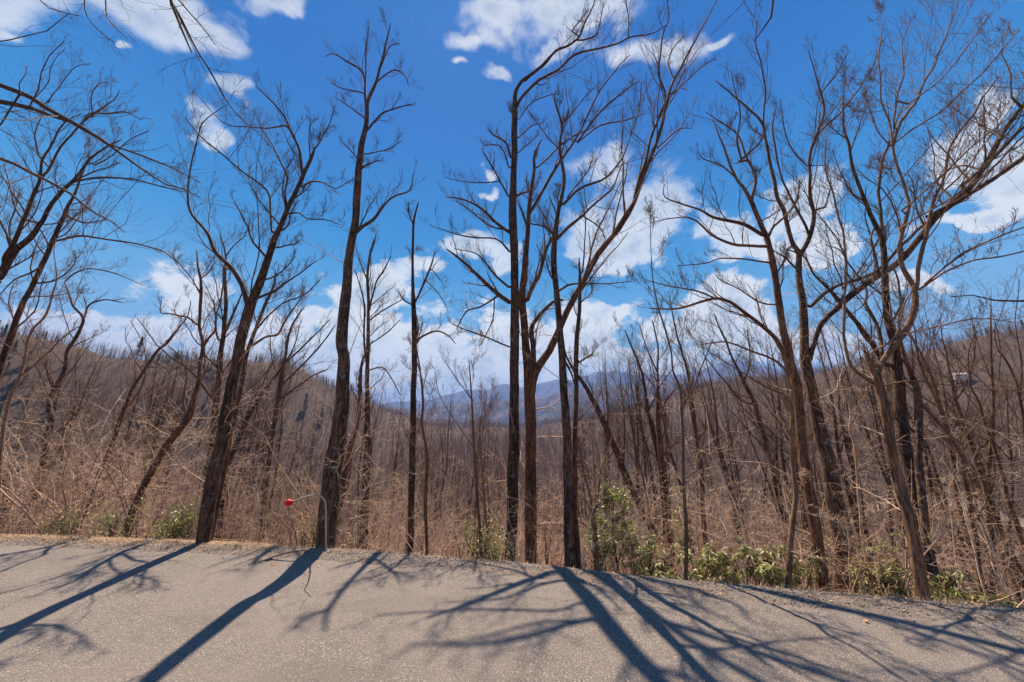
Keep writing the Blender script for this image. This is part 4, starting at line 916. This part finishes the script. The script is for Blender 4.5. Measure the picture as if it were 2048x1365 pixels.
# far woods: more than anyone could count
farp = []
for i in range(5):
    tr, br = proto_tree(random.uniform(13, 16), .17, 20 + i, limbs=8, gens=((6, 3, .55, 3), (4, 2, .6, 3)), t0=.25, mat=BARK_DIST, sides=5)
    tb = Tubes()
    # join trunk and branches of the prototype
    va = np.array([v.co for v in tr.data.vertices]); vb = np.array([v.co for v in br.data.vertices])
    fa = np.array([p.vertices[:] for p in tr.data.polygons]); fb = np.array([p.vertices[:] for p in br.data.polygons]) + len(va)
    o = mesh_obj('far_tree', np.vstack([va, vb]), np.vstack([fa, fb]), BARK_DIST, None, True,
                 {'rad': np.concatenate([[a.value for a in tr.data.attributes['rad'].data], [max(a.value, .01) for a in br.data.attributes['rad'].data]])}, link=False)
    farp.append(o)
pts, rot, scl = [], [], []
def add_far(n, r0, r1, pw, azr=1.0, s0=.7, s1=1.15):
    for _ in range(n):
        az = random.uniform(-azr, azr); rcr = float(np.interp(az, RC_A, RC_R)); r = math.sqrt(random.uniform(r0 * r0, r1 * r1)) if pw is None else r0 + (r1 - r0) * random.random() ** pw
        x, y = math.sin(az) * r, math.cos(az) * r
        pts.append((x, y, float(height(x, y)))); rot.append((random.uniform(-.06, .06), random.uniform(-.06, .06), random.uniform(0, 6.28))); scl.append(random.uniform(s0, s1) * (1 if r < rcr * .7 else .55))
add_far(2600, 66, 190, None, s0=.6)
add_far(14000, 185, 560, None, s0=.6, s1=1.2)
add_far(12000, 230, 520, None, s0=.7, s1=1.3)
FARC = proto_collection('far_tree_kinds', farp)
scatter('far_woods', 'distant brown bare woods covering the valley and both ridges', pts, rot, scl, FARC, BARK_FAR)


# conifers
def conifer_proto(h, seed):
    V, Fc, A = [], [], []
    n = 0
    for k in range(420):
        t = random.random() ** .8; z = h * (.18 + .82 * t); rad = (1 - t) * h * .2 + .15; a = random.uniform(0, 6.28); rr = rad * random.uniform(.25, 1)
        c = np.array([math.cos(a) * rr, math.sin(a) * rr, z - rr * .25])
        u = np.array([math.cos(a), math.sin(a), -.3]) * h * .035; v = np.array([-math.sin(a), math.cos(a), random.uniform(-.4, .4)]) * h * .022
        V += [c - u - v, c + u - v * .3, c + u + v * .3, c - u + v]; Fc.append((n, n + 1, n + 2, n + 3)); A += [random.random()] * 4; n += 4
    return mesh_obj('foliage', V, np.array(Fc), PINEM, None, False, {'tone': A}, link=False)


con = [conifer_proto(14, i) for i in range(3)]
contr = Tubes().add(np.array([[0, 0, -.5], [0, 0, 7], [0, 0, 13.8]], float), np.array([.2, .12, .02]), 6).build('trunk', BARK_FAR, link=False)
for k, (px, rr, s, lab) in enumerate([(960, 330, .8, 'dark green conifer on the valley crest left of the central pair, leftmost of three'), (978, 335, .95, 'dark green conifer on the valley crest, middle and tallest of three'), (996, 325, .75, 'dark green conifer on the valley crest, nearest the central pair of trunks'),
                        (648, 300, .9, 'dark conifer on the left ridge just beside the thick poplar trunk'), (612, 300, 1.0, 'dark conifer on the left ridge shoulder left of the thick poplar'),
                        (250, 310, 1.0, 'dark conifer on the crest of the left ridge'), (1850, 300, .8, 'dark green conifer in the valley right of the tan trunk')]):
    az = azel(px, 800)[0]; x, y = math.sin(az) * rr, math.cos(az) * rr
    o = empty('conifer', (x, y, float(height(x, y))), lab, 'tree', 'conifers among the bare woods'); o.scale = (s, s, s); o.rotation_euler[2] = k
    for p in (con[k % 3], contr):
        c = p.copy(); COL.objects.link(c); c.parent = o
pts, rot, scl = [], [], []
for _ in range(900):
    az = random.choice([random.uniform(-1.0, -.42), random.uniform(-1.0, -.42), random.uniform(.3, 1.0)]); r = random.uniform(230, 420)
    x, y = math.sin(az) * r, math.cos(az) * r
    if fbm(np.array(x), np.array(y), 45, 8) < .15: continue
    pts.append((x, y, float(height(x, y)))); rot.append((0, 0, random.uniform(0, 6))); scl.append(random.uniform(.3, .6))
scatter('far_conifers', 'scattered dark conifers mixed into the distant ridge woods', pts, rot, scl, proto_collection('conifer_kinds', con), PINEM)

# undergrowth
def brush_proto(h, seed, stems=4, k1=8, spread=.5):
    tb = Tubes()
    for s in range(stems):
        a = random.uniform(0, 6.28); le = random.uniform(.1, spread)
        t = np.linspace(0, 1, 7)
        p = np.stack([np.cos(a) * le * h * t ** 1.3, np.sin(a) * le * h * t ** 1.3, h * random.uniform(.7, 1) * t - .1, .0085 * h ** .5 * (1 - t) + .004], -1)
        p[:, :2] += rng.normal(size=(7, 2)) * .03 * h * t[:, None]
        C = catmull(p, 10); tb.add(C[:, :3], C[:, 3], 4)
        twigs(tb, C[None, :, :3], C[None, :, 3], [(k1, 7, .48, 3), (5, 5, .45, 3), (2, 3, .5, 3)], lmin=.12, lmax=2.2, wob=.15, up=.02, ang=(35, 85), t0=.12, rmin=.0028)
    return tb.build('brush', BRUSH, link=False)


brush = [brush_proto(random.uniform(2.4, 4.2), i, 2) for i in range(8)]
pts, rot, scl = [], [], []
def add_brush(n, d0, d1, x0, x1, s0, s1):
    for _ in range(n):
        x = random.uniform(x0, x1); d = d0 + (d1 - d0) * random.random() ** 1.3
        x2 = x * (1 + d / 9); y = float(y_edge(x2)) + d
        pts.append((x2, y, float(height(x2, y)) - .03)); rot.append((random.uniform(-.2, .2), random.uniform(-.2, .2), random.uniform(0, 6.28))); scl.append(random.uniform(s0, s1))
add_brush(60, .9, 4, -9, 6, .25, .55)
add_brush(80, 3.5, 10, -9, 6, .45, .8)
add_brush(60, 1.6, 7, -10, -2.5, .7, 1.2)
add_brush(8, 2.5, 5, -9, -5, 1.0, 1.2)
add_brush(30, 2.0, 8, 1.5, 6, .6, 1.0)
add_brush(110, 10, 26, -9, 7, .7, 1.1)
add_brush(120, 7, 30, -3, 4, .8, 1.4)
scatter('undergrowth', 'tangle of pale tan twigs and brush on the slope below the road', pts, rot, scl, proto_collection('brush_kinds', brush), BRUSH)


# ------------------------------------------------------------------ leafy shrubs
def leaf_set(centers, dirs, L, W, droop, tone):
    """folded pointed leaves: 6 verts, 4 quads/tris each"""
    n = len(centers); d = nrm(dirs); side = nrm(np.cross(d, np.array([0, 0, 1.0]) + rng.normal(size=(n, 3)) * .3)); upv = np.cross(side, d)
    L = L * rng.uniform(.7, 1.2, (n, 1)); W = W * rng.uniform(.8, 1.2, (n, 1))
    p0 = centers; p1 = centers + d * L * .5 - upv * L * droop * .15; p2 = centers + d * L - upv * L * droop * .6
    a = p1 + side * W + upv * W * .25; b_ = p1 - side * W + upv * W * .25
    V = np.stack([p0, a, p1, b_, p2], 1).reshape(-1, 3)
    k = np.arange(n)[:, None] * 5
    F3 = np.concatenate([k + [0, 1, 2], k + [0, 2, 3], k + [1, 4, 2], k + [2, 4, 3]])
    return V, F3, np.repeat(tone, 5)


def shrub(name, label, group, x, y, h, w, kind, mat, n_tip=70, L=.10, W=.016, per=8, cat='shrub'):
    g = float(height(x, y)); o = empty(name, (x, y, g), label, cat, group)
    tb = Tubes(); tips = []; td = []
    for s in range(max(3, n_tip // 9)):
        a = random.uniform(0, 6.28); rr = w * random.random() ** .5 * .6
        t = np.linspace(0, 1, 6)
        C = np.stack([np.cos(a) * rr * t ** 1.2, np.sin(a) * rr * t ** 1.2, h * random.uniform(.5, 1) * t - .05, .012 * (1 - t) + .004], -1)
        C[:, :2] += rng.normal(size=(6, 2)) * .03
        tb.add(C[:, :3], C[:, 3], 4)
        P, Rr = spawn(C[None, :, :3], C[None, :, 3], 9, 4, .4, ang=(30, 70), up=.25, wob=.2, t0=.3, rmin=.003, lmin=.12, lmax=w * .6)
        tb.add(P, Rr, 3); tips += list(P[:, -1]) + [C[-1, :3]]; td += list(P[:, -1] - P[:, -2]) + [C[-1, :3] - C[-2, :3]]
    tb.build('stems', BARK, o)
    tips = np.array(tips); td = nrm(np.array(td)); n = len(tips)
    cs, ds, tn = [], [], []
    for i in range(n):
        base = random.random()
        for k in range(per):
            a = k / per * 6.28 + random.random()
            u = nrm(np.cross(td[i], [0.3, .2, 1.0])); v = np.cross(td[i], u)
            dd = u * math.cos(a) + v * math.sin(a)
            if kind == 'whorl': cs.append(tips[i]); ds.append(dd + td[i] * .25 - np.array([0, 0, .25]))
            else: cs.append(tips[i] + rng.normal(size=3) * L * 1.6); ds.append(rng.normal(size=3) + [0, 0, .2])
            tn.append(np.clip(base * .6 + random.random() * .45, 0, 1))
    V, F3, A = leaf_set(np.array(cs), np.array(ds), L, W, .9 if kind == 'whorl' else .2, np.array(tn))
    lv = mesh_obj('leaves', V, F3, mat, o, False, {'tone': A}); lv['kind'] = 'stuff'
    return o


def px_ground(px, D):  # lateral position for a pixel column at distance D on falling ground
    return (px - 1024) / F * D / 1.15


RH = [('in front of the reddish snapped trunk', 1305, 5.9), ('between the snapped trunk and the slender smooth stem', 1340, 5.3), ('just right of the slender smooth stem', 1410, 5.2), ('below the dark slim trunk behind the slender stem', 1455, 5.9), ('left of the wriggling pale stem', 1505, 5.3),
      ('at the foot of the wriggling pale stem', 1548, 5.0), ('left of the big multi-stem tree', 1600, 6.0), ('between the two big oak stems', 1665, 6.8), ('right of the thickest oak stem', 1752, 5.9), ('left foot of the smooth tan trunk', 1790, 5.6), ('right foot of the smooth tan trunk', 1880, 4.8), ('right of the tan trunk, nearest the border trees', 1925, 5.0), ('behind the slender stem, standing tallest', 1395, 7.6)]
for k, (lab, px, D) in enumerate(RH):
    x = px_ground(px, D)
    if D < float(y_edge(x)) + .35: D = float(y_edge(x)) + .5; x = px_ground(px, D)
    g = float(height(x, D)); h = min(1.6, max(.35, (ZR - g) * .9 + random.uniform(.06, .27)))
    if k == 12: h += .35
    shrub('rhododendron', 'drooping yellow-green rhododendron ' + lab, 'rhododendrons along the pavement edge', x, D, h, .55, 'whorl', RHODO, n_tip=34 if k % 3 else 46, L=random.uniform(.09, .13), W=random.uniform(.013, .018), per=8)
# holly: small tree with leafy crown
def holly():
    D = 6.9; x = px_ground(1236, D); g = float(height(x, D))
    o = empty('holly', (x, D, g), 'green bushy holly in front of the slanting trunk right of centre', 'tree')
    top = at(1232, 985, D)[0][2] - g
    t = np.linspace(0, 1, 9); C = np.stack([.03 * np.sin(t * 9), .03 * np.cos(t * 7), top * t, .022 * (1 - t) + .004], -1)
    tb = Tubes(); tb.add(C[:, :3], C[:, 3], 6, lump=.05)
    P, Rr = spawn(C[None, :, :3], C[None, :, 3], 44, 5, .34, ang=(50, 85), up=.12, wob=.15, t0=.25, rmin=.003, lmin=.15, lmax=.62)
    tb.add(P, Rr, 4); P2, R2 = spawn(P, Rr, 5, 3, .5, ang=(30, 60), up=.1, rmin=.002, lmin=.08, t0=.3); tb.add(P2, R2, 3)
    tb.build('trunk', BARK, o)
    q = P2[:, 1:].reshape(-1, 3); q = q[rng.random(len(q)) < .95]; q = np.repeat(q, 5, axis=0) + rng.normal(size=(len(q) * 5, 3)) * .04
    keep = fbm(q[:, 0], q[:, 2], .12, 2) > -.55; q = q[keep]
    V, F3, A = leaf_set(q, rng.normal(size=q.shape) + [0, 0, .2], .055, .017, .2, np.clip(rng.normal(.5, .28, len(q)), 0, 1))
    lv = mesh_obj('leaves', V, F3, HOLLY, o, False, {'tone': A}); lv['kind'] = 'stuff'


holly()
for lab, px, D, h, w in [('left of the green holly by the vase-shaped tree', 1200, 6.6, 1.15, .5), ('right of the green holly', 1285, 6.6, 1.0, .5), ('below the straight sapling in the centre', 955, 6.4, .85, .4), ('at the foot of the thin sapling in the centre', 990, 6.6, .75, .3),
                      ('right of the arching trunk on the left', 300, 6.9, .85, .6), ('under the arching trunk on the left', 215, 7.2, .95, .6), ('between the arching trunk and the leaning maple', 350, 6.8, .85, .6), ('far left below the crooked trunk', 100, 7.4, .85, .5)]:
    shrub('laurel', 'small-leaved evergreen laurel ' + lab, 'small evergreen laurels behind the pavement edge', px_ground(px, D), D, h, w, 'small', HOLLY, n_tip=60, L=.05, W=.014, per=7)
for lab, px, D, h in [('left of the thick poplar trunk, tallest of the three', 622, 7.0, .95), ('beneath the marker rod', 597, 6.8, .75), ('right of the thick poplar trunk', 690, 6.8, .72)]:
    shrub('yellow_shrub', 'low bright yellow-leaved shrub ' + lab, 'low yellow shrubs by the poplar', px_ground(px, D), D, h, .25, 'small', RHODO, n_tip=18, L=.045, W=.014, per=5)
for lab, px, D, h in [('behind the leaning maple trunk', 368, 9.0, 2.6), ('between the central pair and the twin trunks', 1095, 9.5, 1.9), ('left foot of the central pair', 985, 10.0, 2.0), ('below the thin dark leaning stem on the left', 230, 9.5, 3.2)]:
    shrub('beech_sapling', 'sapling holding dry orange leaves ' + lab, 'saplings with dry orange leaves', px_ground(px, D), D, h, .7, 'small', DRYLEAF, n_tip=24, L=.06, W=.02, per=2, cat='sapling')

# ------------------------------------------------------------------ shoulder: gravel, straw, litter
def stone_proto(i):
    V = []; r0 = 1
    import itertools
    phi = (1 + 5 ** .5) / 2
    base = [(-1, phi, 0), (1, phi, 0), (-1, -phi, 0), (1, -phi, 0), (0, -1, phi), (0, 1, phi), (0, -1, -phi), (0, 1, -phi), (phi, 0, -1), (phi, 0, 1), (-phi, 0, -1), (-phi, 0, 1)]
    F3 = np.array([(0, 11, 5), (0, 5, 1), (0, 1, 7), (0, 7, 10), (0, 10, 11), (1, 5, 9), (5, 11, 4), (11, 10, 2), (10, 7, 6), (7, 1, 8), (3, 9, 4), (3, 4, 2), (3, 2, 6), (3, 6, 8), (3, 8, 9), (4, 9, 5), (2, 4, 11), (6, 2, 10), (8, 6, 7), (9, 8, 1)])
    V = nrm(np.array(base)) * rng.uniform(.7, 1.2, (12, 1)) * np.array([1, .8, .55])
    return mesh_obj('stone', V, F3, STONE, None, False, link=False)


pts, rot, scl = [], [], []
for _ in range(16000):
    x = random.uniform(-12, 7); s = random.random()
    d = random.gauss(.0, .15) if s < .8 else random.uniform(-.8, .3)
    if d > .35: continue
    if d < -.3 and random.random() < .75: continue
    y = float(y_edge(x)) + d; r = .003 + .010 * random.random() ** 3
    zz = ZR if d < -.26 else float(height(x, y))
    if d > -.26: zz = ZR + float(np.interp(d, dds, sz))
    pts.append((x, y, zz + r * .3)); rot.append((random.uniform(0, 6), random.uniform(0, 6), random.uniform(0, 6))); scl.append(r)
scatter('gravel', 'loose gravel along the broken pavement edge', pts, rot, scl, proto_collection('stone_kinds', [stone_proto(i) for i in range(4)]), STONE)

# straw and dead leaves on the left shoulder
def strip_proto(L, W, mat, name, curl=.3):
    t = np.linspace(-.5, .5, 4); z = curl * L * (t * t - .1) + W * .3
    V = np.concatenate([np.stack([t * L, np.full(4, -W), z], -1), np.stack([t * L, np.full(4, W), z + W * .3], -1)])
    V[0, 1] = V[4, 1] = 0; V[3, 1] = V[7, 1] = 0
    Fq = np.array([(i, i + 1, i + 5, i + 4) for i in range(3)])
    o = mesh_obj(name, V, Fq, mat, None, False, link=False)
    return o


straws = [strip_proto(.14, .0018, STRAW, 'straw'), strip_proto(.09, .0022, STRAW, 'straw')]
lm_, nt, b = new_mat('fallen_leaf'); b.inputs['Base Color'].default_value = (.36, .20, .10, 1); b.inputs['Roughness'].default_value = .8
lm2, nt, b = new_mat('fallen_leaf_pale'); b.inputs['Base Color'].default_value = (.50, .36, .24, 1); b.inputs['Roughness'].default_value = .8
fleaf = [strip_proto(.055, .017, lm_, 'leaf', .8), strip_proto(.04, .014, lm2, 'leaf', .6)]
pts, rot, scl = [], [], []
for _ in range(9000):
    x = -12 + 8.5 * random.random() ** .7; x = x if random.random() < .88 else random.uniform(-12, 1)
    d = random.gauss(.2, .17)
    if d < -.55: continue
    y = float(y_edge(x)) + d; zz = ZR + float(np.interp(d, dds, sz)) if d > -.26 else ZR + .002
    pts.append((x, y, (zz if d < .5 else float(height(x, y))) + random.uniform(0, .03))); rot.append((random.uniform(-.3, .3), random.uniform(-.3, .3), random.uniform(0, 6))); scl.append(random.uniform(.5, 1.3))
for _ in range(5200):
    x = random.uniform(-12, 7); d = abs(random.gauss(.30, .10)) if random.random() < .8 else random.gauss(.1, .15)
    if d < -.2 or fbm(np.array(x), np.array(d), .5, 12) < -.1: continue
    y = float(y_edge(x)) + d
    pts.append((x, y, ZR + float(np.interp(d, dds, sz)) + .02)); rot.append((random.uniform(-.5, .5), random.uniform(-1.5, -.4), random.uniform(0, 6.28))); scl.append(random.uniform(.4, 1.2))
scatter('dead_grass', 'tan pine straw and dead grass along the road shoulder', pts, rot, scl, proto_collection('straw_kinds', straws), STRAW)
pts, rot, scl = [], [], []
for _ in range(700):
    x = random.uniform(-12, 6); d = random.gauss(.25, .3)
    if d < -.35 and random.random() < .8: continue
    y = float(y_edge(x)) + d; zz = ZR + .002 if d < -.26 else ZR + float(np.interp(d, dds, sz)) if d < .5 else float(height(x, y))
    pts.append((x, y, zz + .006)); rot.append((random.uniform(-.4, .4), random.uniform(-.4, .4), random.uniform(0, 6))); scl.append(random.uniform(.4, 1.0))
for _ in range(5000):
    x = random.uniform(-14, 8); d = random.uniform(.3, 7)
    y = float(y_edge(x)) + d
    pts.append((x, y, float(height(x, y)) + .02)); rot.append((random.uniform(-.5, .5), random.uniform(-.5, .5), random.uniform(0, 6))); scl.append(random.uniform(.8, 1.6))
scatter('leaf_litter', 'dry brown fallen leaves over the shoulder and slope', pts, rot, scl, proto_collection('leaf_kinds', fleaf), STRAW)


def road_pt(px, py):
    r = ray(px, py); t = ZR / r[2]; return r * t


# single things lying on the road
for i, (px, py, lab) in enumerate([(546, 1131, 'curled tan leaf on the pavement below the marker rod'), (637, 1134, 'pale leaf on the pavement in front of the thick poplar'), (592, 1252, 'dark bit of bark on the road left of centre')]):
    p = road_pt(px, py); o = fleaf[i % 2].copy(); o.name = 'fallen_leaf'; COL.objects.link(o); o.location = (p[0], p[1], ZR + .006); o.rotation_euler = (.2, .1, i * 1.3); o.scale = (1.1, 1.1, 1.1) if i < 2 else (.5, .5, .5)
    props(o, lab, 'leaf')
a, b_ = road_pt(517, 1127), road_pt(612, 1104)
C = catmull([(*a, .008), (*((a + b_) / 2 + np.array([0, .02, .03])), .009), (*(b_ + np.array([0, 0, .01])), .006)], 14); C[:, 2] += .012
org = C[0, :3]
st = empty('fallen_stick', org, 'dark fallen stick on the shoulder below the marker rod', 'stick')
Tubes().add(C[:, :3], C[:, 3], 6, lump=.15).build('stem', BARK, st, origin=org)
P, Rr = spawn(C[None, :, :3], C[None, :, 3], 4, 3, .2, up=.05, rmin=.002, lmin=.05)
Tubes().add(P, Rr, 3).build('side_twig', BARK, st, origin=org)

# marker rod with red ball
Dm = 5.62
path = [(652, 1112), (652, 1080), (652, 1050), (652, 1020), (650, 1003), (643, 994), (630, 991), (610, 995), (592, 1002), (577, 1006)]
C = np.array([(*at(px, py, Dm)[0], .0145) for px, py in path])
g = float(height(C[0, 0], C[0, 1])); C = np.vstack([[C[0, 0], C[0, 1], g - .1, .0145], C])
o = empty('marker_rod', (C[0, 0], C[0, 1], g), 'bent metal marker rod with a red ball tip in front of the thick poplar', 'marker')
Tubes().add(*(lambda c: (c[:, :3], c[:, 3]))(catmull(C, 50)), 8).build('rod', ROD, o, origin=(C[0, 0], C[0, 1], g))
bpy.ops.mesh.primitive_uv_sphere_add(segments=20, ring_count=12, radius=.05, location=tuple(C[-1, :3] - np.array([C[0, 0], C[0, 1], g])))
bl = bpy.context.object; bl.name = 'ball'; bl.data.name = 'ball'; bl.parent = o; bl.data.materials.append(RED)
for p in bl.data.polygons: p.use_smooth = True
bpy.ops.mesh.primitive_cylinder_add(vertices=14, radius=.018, depth=.05, location=tuple(C[-1, :3] - np.array([C[0, 0], C[0, 1], g]) + np.array([.05, 0, .015])), rotation=(0, R_(-72), 0))
cl = bpy.context.object; cl.name = 'collar'; cl.parent = o; cl.data.materials.append(RED)

# small house on the far right slope
def box(name, c, s, mat, parent, rz=0):
    x, y, z = s; V = [(c[0] + i * x / 2, c[1] + j * y / 2, c[2] + k * z / 2) for i in (-1, 1) for j in (-1, 1) for k in (-1, 1)]
    return mesh_obj(name, V, np.array([(0, 1, 3, 2), (4, 6, 7, 5), (0, 4, 5, 1), (2, 3, 7, 6), (0, 2, 6, 4), (1, 5, 7, 3)]), mat, parent, False)


r = ray(1930, 782); tt = 300.
for tt in np.arange(200, 600, 2.0):
    p = r * tt
    if p[2] < float(height(p[0], p[1])) + 9: break
h_ = empty('house', (p[0], p[1], float(height(p[0], p[1])) + 2.5), 'small pale house on the far right hillside', 'house')
h_.rotation_euler[2] = -.7; h_.scale = (.42, .42, .42)
box('wall', (0, 0, 2.2), (11, 7, 6.4), SIDING, h_)
rf = mesh_obj('roof', [(-6, -4, 5.3), (6, -4, 5.3), (6, 4, 5.3), (-6, 4, 5.3), (-6, 0, 8), (6, 0, 8)], [(0, 1, 5, 4), (2, 3, 4, 5), (0, 4, 3), (1, 2, 5), (3, 2, 1, 0)], ROOFM, h_, False)
for k in (-3.6, 0, 3.6): box('window', (k, -3.52, 3.4), (1.4, .12, 1.5), GLASS, h_)

# ------------------------------------------------------------------ haze
hz, nt, b = new_mat('haze_air'); nt.nodes.remove(b)
pv = nt.nodes.new('ShaderNodeVolumePrincipled'); nt.links.new(pv.outputs[0], nt.nodes['Material Output'].inputs['Volume'])
pv.inputs['Color'].default_value = (.26, .48, 1.0, 1); pv.inputs['Density'].default_value = 1.5e-4; pv.inputs['Anisotropy'].default_value = .0
hb = box('haze', (0, 3500, 430), (20000, 14000, 1200), hz, None)
hb['kind'] = 'stuff'; hb['label'] = 'thin blue haze over the valley and mountains'
